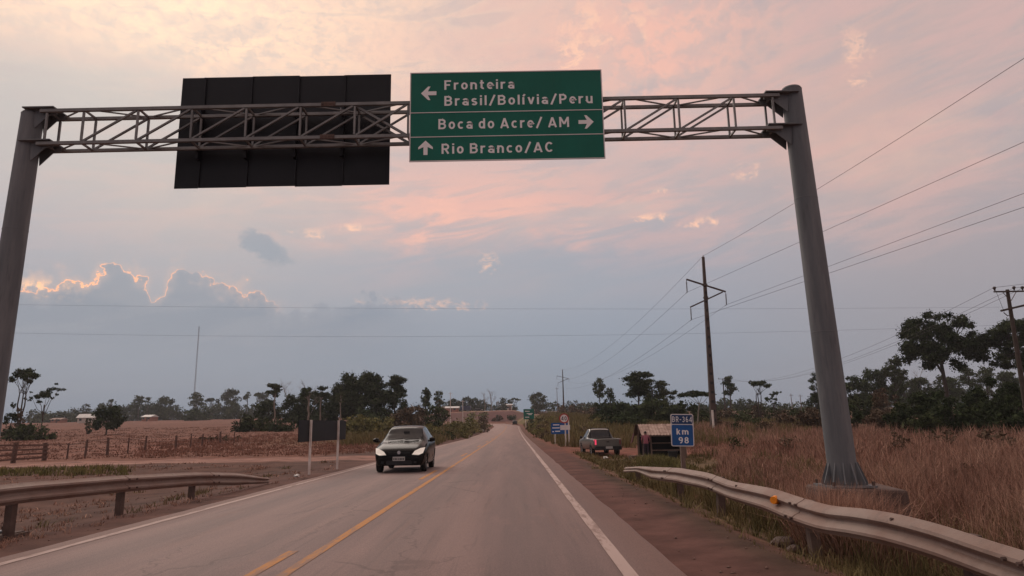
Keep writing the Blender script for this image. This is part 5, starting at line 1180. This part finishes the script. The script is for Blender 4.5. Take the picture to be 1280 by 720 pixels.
for i in range(22):
    px = 556 + i * 8.6 + rng.uniform(-3, 3)
    if 640 < px < 660: continue
    tree(px, 501 + rng.uniform(-2, 4), 385 + rng.uniform(0, 30), rng.uniform(12, 20), 'bush', 'far low tree in the dark row behind the road end', ('leafd', 'leafm', 'leafb')[i % 3], group='far tree row behind the road end', dens=1.0)
# right of the road
tree(748, 473, 150, 20, 'layer', 'thin airy tree with visible trunk left of the right grove', 'leafm', 'bark', dens=1.8, trunk_px=1.4)
tree(761, 481, 135, 18, 'dome', 'small dark dome tree at left end of right grove')
tree(797, 465, 112, 54, 'layer', 'tall layered dark tree of the right grove above the stall', dens=2.6)
tree(814, 474, 116, 42, 'layer', 'layered tree right behind the tallest one of the grove', 'leafm', dens=2.2)
tree(834, 482, 118, 32, 'sparse', 'thin tree with open twiggy crown in right grove', 'leafm', dens=2.2)
tree(832, 478, 130, 18, 'bare', 'bare crown poking above the right grove', bark='bark', trunk_px=1.0)
tree(868, 486, 92, 48, 'umbrella', 'umbrella tree with pale forked trunk behind kilometre sign', 'leafd', 'palebark', dens=2.6, trunk_px=2.2)
for px, pt, Yv, w_, lf, lb in ((766, 493, 106, 54, 'leafd', 'dark dense bush behind the pickup'), (793, 488, 105, 56, 'leafd', 'dark tall bush left above the stall roof'), (822, 491, 103, 56, 'leafm', 'dark green bush straight above the stall roof'), (850, 497, 100, 50, 'leafd', 'dark bush behind the kilometre sign'), (880, 508, 96, 40, 'leafm', 'dull bush right of the kilometre sign'), (745, 513, 100, 22, 'leafm', 'low bush left of the dark grove'), (780, 508, 88, 60, 'leafd', 'dark low bush behind pickup and stall')):
    bush(px, pt, Yv, w_, lb, lf, dens=1.2)
for px, pt, Yv, w_, lf, lb in ((667, 525, 125, 16, 'leafy', 'yellow green weeds just beside the far road edge on the right'), (673, 531, 92, 18, 'leafy', 'weed clump between road and blue sign'), (662, 521, 165, 12, 'leafm', 'small green weeds under the distant green sign'), (684, 536, 74, 18, 'leafb', 'brown weeds left at the foot of the blue sign'), (697, 528, 96, 26, 'leafy', 'yellow weeds seen between the blue sign and 40 sign posts'), (722, 524, 110, 34, 'leafy', 'ochre weeds on the slope right of the 40 sign')):
    bush(px, pt, Yv, w_, lb, lf, dens=.9)
bush(735, 506, 180, 34, 'far brown scrub between the 40 sign and the grove', 'leafb')
bush(712, 503, 230, 36, 'far brown hedge behind the 40 sign', 'leafb')
bush(690, 519, 120, 20, 'yellow green weeds left of the blue sign', 'leafy'); bush(680, 524, 105, 18, 'dull weeds on the right road bank', 'leafb')
bush(676, 517, 150, 18, 'ochre weeds beyond the green far sign', 'leafy'); bush(730, 530, 78, 26, 'dry weeds right of the 40 sign', 'leafb'); bush(745, 522, 90, 30, 'olive weeds left behind the pickup', 'leafy')
tree(911, 470, 175, 20, 'layer', 'tall slim two tiered tree right of the tall power pole', 'leafd', dens=2.6, trunk_px=1.6)
tree(946, 473, 120, 34, 'umbrella', 'open flat clumped tree leaning above the right hedge', 'leafd', dens=1.6, trunk_px=1.6)
tree(966, 489, 125, 20, 'sparse', 'small clumpy tree right of the leaning one', 'leafd', dens=2.4)
tree(932, 498, 240, 34, 'dome', 'low far dome of trees behind the hedge', 'leafd')
tree(905, 497, 235, 26, 'dome', 'low far trees right behind the tall pole foot', 'leafm')
tree(1018, 461, 140, 20, 'dome', 'tree peeking out left of the right gantry column'); tree(1020, 489, 120, 28, 'dome', 'round dark bush tree left of the right column')
for i in range(30):
    px = 726 + i * 20 + rng.uniform(-6, 6); tree(px, float(np.interp(px, [726, 900, 1040, 1300], [503, 500, 494, 470])) + rng.uniform(-3, 4), 250 + rng.uniform(0, 40), rng.uniform(24, 36), 'bush', 'far hazy tree in the long belt behind the right field', ('leafd', 'leafm')[i % 2], group='tree belt behind the right field')
for i in range(12):
    bush(894 + i * 12, 506 + rng.uniform(-3, 3), 118 + rng.uniform(-6, 6), 22, 'shrub of the dark hedge line right of the tall pole', ('leafm', 'leafb', 'leafm')[i % 3], 'hedge line behind the right field')
for px, pt, Yv, w_, lf, lb in ((921, 525, 66, 18, 'leafd', 'small dark bush in the grass right of the pole foot'), (935, 515, 84, 40, 'leafm', 'olive bush behind the small dark one'), (975, 515, 78, 44, 'leafb', 'brown dry shrub in the right field'), (1008, 507, 70, 46, 'leafb', 'vine covered brown shrub left of the right column'), (950, 524, 64, 30, 'leafb', 'dry brown shrub between field shrubs'), (900, 520, 72, 26, 'leafb', 'brown scrub hiding the tall pole foot'), (1060, 500, 64, 30, 'leafd', 'dark narrow bush right of the right column'), (1096, 506, 66, 44, 'leafb', 'brown twiggy bush right of the column'), (1130, 498, 62, 36, 'leafm', 'dull green bush left of the black bushes'), (1078, 484, 90, 40, 'leafm', 'mid green tree bush behind the right column'), (1102, 482, 86, 36, 'leafb', 'tall brown vine thicket in front of the pale green tree')):
    bush(px, pt, Yv, w_, lb, lf, dens=1.2)
tree(1066, 466, 135, 40, 'dome', 'dark tree close behind the right column', 'leafd'); tree(1088, 456, 142, 40, 'dome', 'dark dome tree right of the column', 'leafd', dens=1.2)
tree(1112, 437, 138, 34, 'dome', 'tall pale green round tree left of the big dark one', 'leafm', dens=1.1)
tree(1171, 388, 96, 95, 'spread', 'big spreading dark tree with bare trunk on the right', 'leafd', dens=1.7, trunk_px=5.5, lean=-.03)
tree(1274, 396, 90, 86, 'spread', 'spreading dark tree behind the wooden power pole', 'leafd', dens=1.7, trunk_px=4.5)
for px, pt, w_, kd, lb in ((1147, 455, 34, 'bare', 'bare pale tree left of the big trunk'), (1150, 470, 34, 'dome', 'hazy tree left behind the big spreading trunk'), (1180, 466, 34, 'dome', 'hazy tree right behind the big spreading trunk'), (1209, 458, 30, 'layer', 'hazy layered tree between the two big trees'), (1230, 458, 28, 'layer', 'hazy layered tree left of the power pole'), (1258, 462, 34, 'dome', 'hazy round tree below the second big tree'), (1128, 468, 34, 'dome', 'hazy tree behind the pale green one'), (1284, 468, 34, 'dome', 'hazy tree at the far right edge')):
    tree(px, pt, 175, w_, kd, lb, 'leafm', 'palebark' if kd == 'bare' else 'bark', dens=1.6, trunk_px=1.6 if kd == 'bare' else None)
for px, pt, Yv, w_, lf, lb in ((1160, 481, 58, 56, 'leafd', 'black green bush under the big spreading tree'), (1190, 492, 55, 60, 'leafd', 'low black green bush in front of the field edge'), (1235, 466, 56, 66, 'leafd', 'tall black green bush at the foot of wooden pole'), (1270, 470, 54, 60, 'leafd', 'black green bush at the right edge'), (1120, 505, 57, 40, 'leafd', 'dark bush at the left end of the black bushes'), (1225, 498, 52, 70, 'leafd', 'low front black bush beneath the wooden pole'), (1290, 500, 50, 60, 'leafd', 'low black bush at the far right edge'), (1150, 512, 54, 46, 'leafm', 'olive bush low before the black bushes')):
    bush(px, pt, Yv, w_, lb, lf, dens=1.4)

for i, (px, pt, w_, lf) in enumerate(((622, 515, 14, 'leafb'), (640, 516, 12, 'leafm'), (588, 514, 16, 'leafy'), (604, 513, 14, 'leafy'), (672, 514, 16, 'leafb'), (690, 515, 18, 'leafy'), (718, 514, 20, 'leafb'))):
    bush(px, pt, 292 + 3 * i, w_, ('brown scrub left on the far red bank', 'small green scrub on the far red bank above the road end', 'ochre scrub at the left foot of the far bank', 'yellow scrub beside the far bend', 'brown scrub right of the far green sign', 'yellow scrub on the bank behind the blue sign', 'brown scrub on the bank far right of the 40 sign')[i], lf, hmin=1.0)
# ------------------------------------------------------------------ grass
def blades(name, pts_, hgt, m, label, wmin=.006, wpx=.9, lean=.35, kind='stuff', fan=True):
    n = len(pts_); x, y = pts_[:, 0], pts_[:, 1]; z = H(x, y) - .03; d_ = np.hypot(x, y); wd = np.maximum(wmin, wpx * d_ / FPX) * rng.uniform(.6, 1.3, n)
    a = rng.uniform(0, 2 * pi, n); ca, sa = np.cos(a), np.sin(a); ln = np.abs(rng.normal(0, lean, n)); b = rng.uniform(0, 2 * pi, n); lx, ly = np.cos(b) * ln * hgt, np.sin(b) * ln * hgt
    B = np.stack([x, y, z], -1); Wv = np.stack([ca * wd / 2, sa * wd / 2, 0 * wd], -1); mid = B + np.stack([lx * .35, ly * .35, hgt * .55], -1); tip = B + np.stack([lx, ly, hgt * (1 - .25 * ln)], -1)
    V = np.stack([B - Wv, B + Wv, mid + Wv * .8, mid - Wv * .8, tip], 1).reshape(-1, 3); o = np.arange(n)[:, None] * 5
    F = (o + np.array([0, 1, 2, 0, 2, 3, 3, 2, 4])[None]).ravel()
    return tag(npmesh(name, V, F, 3, m), label, kind=kind)
def scatter(n, px0, px1, Y0, Y1, keep, clump=0):
    """more points near the viewer, fewer far away"""
    Yv = np.exp(rng.uniform(np.log(Y0), np.log(Y1), n)); px = rng.uniform(px0, px1, n); Xv = (px - 640) / FPX * Yv
    if clump:
        k_ = rng.integers(0, n, n // clump); j = rng.integers(0, len(k_), n); sp_ = .02 + .012 * Yv[k_][j] * .25
        Xv = Xv[k_][j] + rng.normal(0, 1, n) * sp_; Yv = Yv[k_][j] + rng.normal(0, 1, n) * sp_ * 1.4
    q = keep(Xv, Yv); return np.stack([Xv[q], Yv[q]], -1)
def k_tall(x, y):
    edge = np.where(y < 24, 4.5 + .4 * wob(x, y, 2), np.where(y < 36, 6.6 + (y - 24) * .32, np.where(y < 47, 10.6, np.where(y < 60, 10.6 - (y - 47) * .45, 5.5))))
    return (x > edge) & ~((np.abs(x - 5.1) < .62) & (np.abs(y - 11) < .5)) & ~((np.abs(x - 5.6) < .5) & (y > 20.5) & (y < 23))
p = scatter(150000, 800, 1500, 4.5, 85, k_tall, 14); hh = (.22 + .85 * sstep(4.3, 8.5, p[:, 0])) * rng.uniform(.35, 1.15, len(p)) * (.78 + .35 * wob(p[:, 0], p[:, 1], 2.5))
hh *= .85 + .45 * wob(p[:, 0] * 1.0, p[:, 1], 7)
hh *= np.where((p[:, 1] > 18) & (p[:, 0] < 15), .62, 1)
blades('tall_dry_grass', p, np.clip(hh, .12, 1.5), M['grassdry'], 'tall reddish dry grass filling the right field', lean=.5, wpx=.8)
p = scatter(36000, 640, 1000, 50, 230, lambda x, y: (x > 3.0 + .4 * wob(x, y, 3)) & (x < 40), 8); blades('bank_grass', p, rng.uniform(.4, 1.0, len(p)), M['grassdull'], 'dull yellow grass on the right road bank')
p = scatter(26000, 430, 640, 62, 230, lambda x, y: (x < -6.9 + .3 * wob(x, y, 3)) & (x > -26), 8); blades('bank_grass', p, rng.uniform(.3, .9, len(p)), M['grassdull'], 'dull yellow grass on the left road bank')
p = scatter(16000, 180, 560, 43, 95, lambda x, y: (x < -8.2) & (y > 41.5 + .2 * wob(x, y, 3)) & (x > -36), 10); blades('field_grass', p, rng.uniform(.12, .42, len(p)) * (.7 + .4 * wob(p[:, 0], p[:, 1], 2)), M['grassfield'], 'brown dry grass band behind the left dirt road', lean=.6)
def k_field(x, y): return (x < -9.5) & ((y > 40.5 + .12 * (x + 12) * (x > -12)) | (x < -29)) & (np.abs(y - 36) > 4)
p = scatter(40000, -260, 470, 39, 170, k_field, 6); blades('field_grass', p, rng.uniform(.05, .17, len(p)), M['grassfield'], 'short dry reddish stubble on the left pasture', lean=.5)
p = scatter(9000, -220, 170, 23, 31.5, lambda x, y: (x < -12) & (np.abs(y - 28 + .4 * wob(x, y, 4)) < 2.2), 12); blades('green_grass', p, rng.uniform(.10, .32, len(p)), M['grassgreen'], 'green grass strip behind the left guardrail', lean=.5)
p = scatter(16000, -500, 420, 5, 33, lambda x, y: (x < -7.3) & (x > -26) & (wob(x, y, 1.6) + .5 * wob(x, y, .5) > .25), 16); blades('verge_grass', p, rng.uniform(.05, .22, len(p)), M['grassdull'], 'sparse dull tufts on the red left verge', lean=.7)
p = scatter(26000, 640, 1300, 4, 30, lambda x, y: (x > 2.75 + .25 * wob(x, y, 1)) & (x < 4.9) & (wob(x, y, 1.3) > -.45), 16); blades('verge_grass', p, rng.uniform(.05, .26, len(p)) * (.5 + .8 * sstep(2.8, 3.6, p[:, 0])), M['grassdull'], 'dull green verge grass along the right guardrail', lean=.6)
p = scatter(9000, 790, 870, 27, 37, lambda x, y: ((x - 6.6) / 1.5) ** 2 + ((y - 32.5) / 3.2) ** 2 < 1, 12); blades('green_grass', p, rng.uniform(.2, .62, len(p)) * np.clip(1.25 - ((p[:, 0] - 6.6) / 1.5) ** 2 - .4 * ((p[:, 1] - 32.5) / 3.2) ** 2 + .35 * wob(p[:, 0], p[:, 1], .8), .25, 1.3), M['grassgreen'], 'bright green weed clump in front of the stall', lean=.6)
p = scatter(20000, 690, 960, 20, 41, lambda x, y: (x > 3.3 + .3 * wob(x, y, 1)) & (x < 10.5) & (wob(x, y, 1.8) > -.5), 14); blades('verge_grass', p, rng.uniform(.06, .30, len(p)), M['grassdull'], 'olive brown short grass between guardrail end and stall', lean=.6)
p = scatter(9000, 960, 1130, 8.8, 10.5, lambda x, y: (x > 3.9) & (x < 5.6) & (y < 10.45), 14); blades('tall_dry_grass', p, rng.uniform(.55, 1.2, len(p)) * np.where(p[:, 0] < 4.75, 1.0, .45), M['grassdry'], 'dry grass tufts in front of the gantry foundation block', lean=.5)
for i, (px, pt, Yv, w_, lf, lb) in enumerate(((1120, 536, 34, 34, 'leafb', 'dry brown weed clump standing in grass right of the column'), (1175, 531, 38, 40, 'leafb', 'dry brown weed clump before the black bushes'), (1240, 528, 36, 44, 'leafb', 'wide dry weed clump at the right part of the grass field'), (920, 545, 44, 26, 'leafm', 'low olive weed in the grass right of kilometre sign'), (985, 540, 40, 34, 'leafb', 'dry weed clump left of the right column'), (1205, 575, 17, 40, 'leafb', 'near dry weed clump in grass above the guardrail'))):
    bush(px, pt, Yv, w_, lb, lf, dens=.35)
p = scatter(30000, -700, 420, 7, 33, lambda x, y: (x < -6.9) & (x > -26) & (wob(x, y, 1.2) > -.6), 20); blades('verge_grass', p, rng.uniform(.03, .15, len(p)), M['grassdry'], 'low reddish dead grass covering the left verge', lean=.8)
p = scatter(26000, 780, 1400, 5, 40, lambda x, y: (x > 3.9) & (x < 13) & (wob(x, y, 1.5) + .4 * wob(x, y, 5) > .30) & ~((np.abs(x - 5.1) < .62) & (np.abs(y - 11) < .5)), 18); blades('verge_grass', p, rng.uniform(.2, .75, len(p)), M['grassdull'], 'patches of green weeds mixed into the dry right field', lean=.5)
# pebbles and clods on both verges
def clods(name, pts_, s, m, label):
    n = len(pts_); z = H(pts_[:, 0], pts_[:, 1]); oc = np.array([(1, 0, 0), (0, 1, 0), (-1, 0, 0), (0, -1, 0), (0, 0, .7), (0, 0, -.5)]); f_ = np.array([(0, 1, 4), (1, 2, 4), (2, 3, 4), (3, 0, 4), (1, 0, 5), (2, 1, 5), (3, 2, 5), (0, 3, 5)])
    V = oc[None] * rng.uniform(.6, 1.3, (n, 6, 1)) * s[:, None, None] + np.stack([pts_[:, 0], pts_[:, 1], z + s * .2], -1)[:, None]
    return tag(npmesh(name, V.reshape(-1, 3), (np.arange(n)[:, None, None] * 6 + f_[None]).ravel(), 3, m), label, kind='stuff')
p = scatter(2600, -500, 1300, 4, 34, lambda x, y: ((x > 1.9) & (x < 5)) | ((x < -6.6) & (x > -16))); clods('gravel', p, np.abs(rng.normal(.008, .010, len(p))) + .006, mat('stones', (.14, .085, .068), .95, .4, 3), 'small stones and clods scattered over both verges')
# rubble by the right rail and a few bits of litter
for i, (px, py, Yv, s_) in enumerate(((978, 655, 9.6, .17), (990, 668, 9.3, .10), (968, 664, 9.5, .08), (1145, 690, 8.6, .09))):
    q = at(px, py, Yv); r_ = np.random.default_rng(40 + i); bm = bmesh.new(); bmesh.ops.create_icosphere(bm, subdivisions=2, radius=s_)
    for v_ in bm.verts: v_.co *= 1 + r_.uniform(-.22, .18); v_.co.z *= .62
    me = bpy.data.meshes.new('rock'); bm.to_mesh(me); bm.free(); me.materials.append(M['concrete']); o = bpy.data.objects.new('rock', me); COL.objects.link(o); o.location = (q[0], Yv, G(q[0], Yv) + s_ * .3)
    tag(o, ('largest red dusty rock beneath the right guardrail', 'second rock right beside the largest one under the rail', 'small stone left of the largest rock', 'lone stone further right under the guardrail')[i], 'rock', 'rocks under the right guardrail')
for px, py, Yv, s_, lb in ((371, 592, 23.5, .09, 'crumpled white plastic litter at the foot of the black sign'), (602, 536, 150, .55, 'white bag caught on the left road bank'), (800, 572, 37, .12, 'pale litter in front of the stall'), (757, 574, 39, .14, 'pale litter behind the parked pickup')):
    q = at(px, py, Yv); r_ = np.random.default_rng(int(px)); bm = bmesh.new(); bmesh.ops.create_icosphere(bm, subdivisions=2, radius=s_)
    for v_ in bm.verts: v_.co *= 1 + r_.uniform(-.35, .2); v_.co.z *= .6
    me = bpy.data.meshes.new('litter_bag'); bm.to_mesh(me); bm.free(); me.materials.append(M['litter']); o = bpy.data.objects.new('litter_bag', me); COL.objects.link(o); o.location = (q[0], Yv, G(q[0], Yv) + s_ * .4); tag(o, lb, 'litter')

# ------------------------------------------------------------------ far buildings
def house(px, Y, wpx, hw, label, wall, roof, rz=0.0, depth=5.0, rise=1.3, nwin=2):
    x = float(at(px, 515, Y)[0]); g = G(x, Y); w = wpx * Y / FPX; h_ = thing('farmhouse', label, 'house', (x, Y, g), rz)
    mb = MB(); mb.box((0, 0, hw / 2 - .3), (w, depth, hw + .6)); mb.build('wall', M[wall], h_)
    mb = MB(); e = .5; z0 = hw + .02; mb.addv([(-w / 2 - e, -depth / 2 - e, z0), (w / 2 + e, -depth / 2 - e, z0), (w / 2 + e, 0, z0 + rise), (-w / 2 - e, 0, z0 + rise), (w / 2 + e, depth / 2 + e, z0), (-w / 2 - e, depth / 2 + e, z0)], [(0, 1, 2, 3), (3, 2, 4, 5), (1, 4, 2), (0, 3, 5), (0, 5, 4, 1)]); mb.build('roof', M[roof], h_)
    mb = MB(); mb.box((w * .1, -depth / 2 - .02, 1.0), (.9, .08, 2.0)); mb.build('door', M['darkwood'], h_)
    for i in range(nwin): mb = MB(); mb.box((-w * .32 + i * w * .62, -depth / 2 - .02, 1.4), (1.0, .08, .9)); mb.build('window', M['glassdark'], h_)
    return h_
house(111, 300, 18, 2.2, 'small farmhouse with white roof at the far edge of left pasture', 'wallw', 'roofw', .15, rise=1.6)
house(188, 330, 12, 2.0, 'small farm shed with pale roof before the far tree belt', 'wallred', 'roofw', -.2, rise=1.0)
house(75, 335, 12, 1.6, 'low orange hut at far edge of the left pasture', 'wallred', 'tile', 0, rise=.8)
house(562, 347, 22, 2.0, 'long low building with pale roof left of the far road end', 'wallred', 'roofw', 0, 6, .9)
house(637, 352, 6, 2.6, 'tiny white hut above the far road end', 'wallw', 'roofw', 0, 3, .5, 1)
house(664, 350, 7, 1.6, 'tiny pale hut behind the distant green sign', 'wallw', 'tile', 0, 3, .7, 1)
xa, xb = float(at(676, 512, 352)[0]), float(at(732, 512, 352)[0]); wo_ = thing('boundary_wall', 'low pale wall along the far hill right of the road', 'wall', (xa, 352, G(xa, 352)))
for i in range(8):
    w_ = (xb - xa) / 8; mb = MB(); mb.box((w_ * (i + .5), 0, .45), (w_ - .15, .2, 1.3)); mb.build('wall_panel', M['wallw'] if i % 3 else M['tile'], wo_)
    mb = MB(); mb.box((w_ * i, 0, .55), (.25, .3, 1.6)); mb.build('wall_post', M['wallw'], wo_)
def lorry(px, Y, label, m):
    x = float(at(px, 512, Y)[0]); g = G(x, Y); t_ = thing('lorry', label, 'truck', (x, Y, g), radians(80))
    mb = MB(); mb.box((0, -1.2, 1.75), (2.2, 3.6, 1.9)); mb.build('cargo_box', M[m], t_)
    mb = MB(); mb.prism([(-1.05, .55), (1.05, .55), (1.05, 1.5), (.9, 2.2), (-.9, 2.2), (-1.05, 1.5)], .75, 2.1); cb = mb.build('cab', M[m], t_)
    mb = MB(); mb.box((0, 2.11, 1.75), (1.7, .03, .6)); mb.build('windscreen', M['glassdark'], cb)
    mb = MB(); mb.box((0, -.3, .66), (1.2, 5, .2)); mb.build('chassis', M['plastic'], t_)
    for s in (-.95, .95):
        for y in (1.5, -1.4, -2.3): wheel(t_, s, y, .45, .25)
    return t_
lorry(581, 343, 'dark blue truck parked left of the far road end', 'truckblue')
fc2 = hatchback((float(at(603, 512, 343)[0]), 343, G(float(at(603, 512, 343)[0]), 343)), pi / 2, 'dark car parked right of the far blue truck')

# ------------------------------------------------------------------ haze
HAZE = .00027
mb = MB(); mb.box((0, 480, 36), (1830, 1270, 80)); hz = mb.build('haze', [])
hm_ = bpy.data.materials.new('haze'); hm_.use_nodes = True; q = hm_.node_tree; q.nodes.clear(); pv = q.nodes.new('ShaderNodeVolumePrincipled'); pv.inputs['Density'].default_value = HAZE; pv.inputs['Color'].default_value = (.86, .88, .92, 1); pv.inputs['Anisotropy'].default_value = .2
ho = q.nodes.new('ShaderNodeOutputMaterial'); q.links.new(pv.outputs[0], ho.inputs['Volume']); hz.data.materials.append(hm_); tag(hz, kind='stuff')
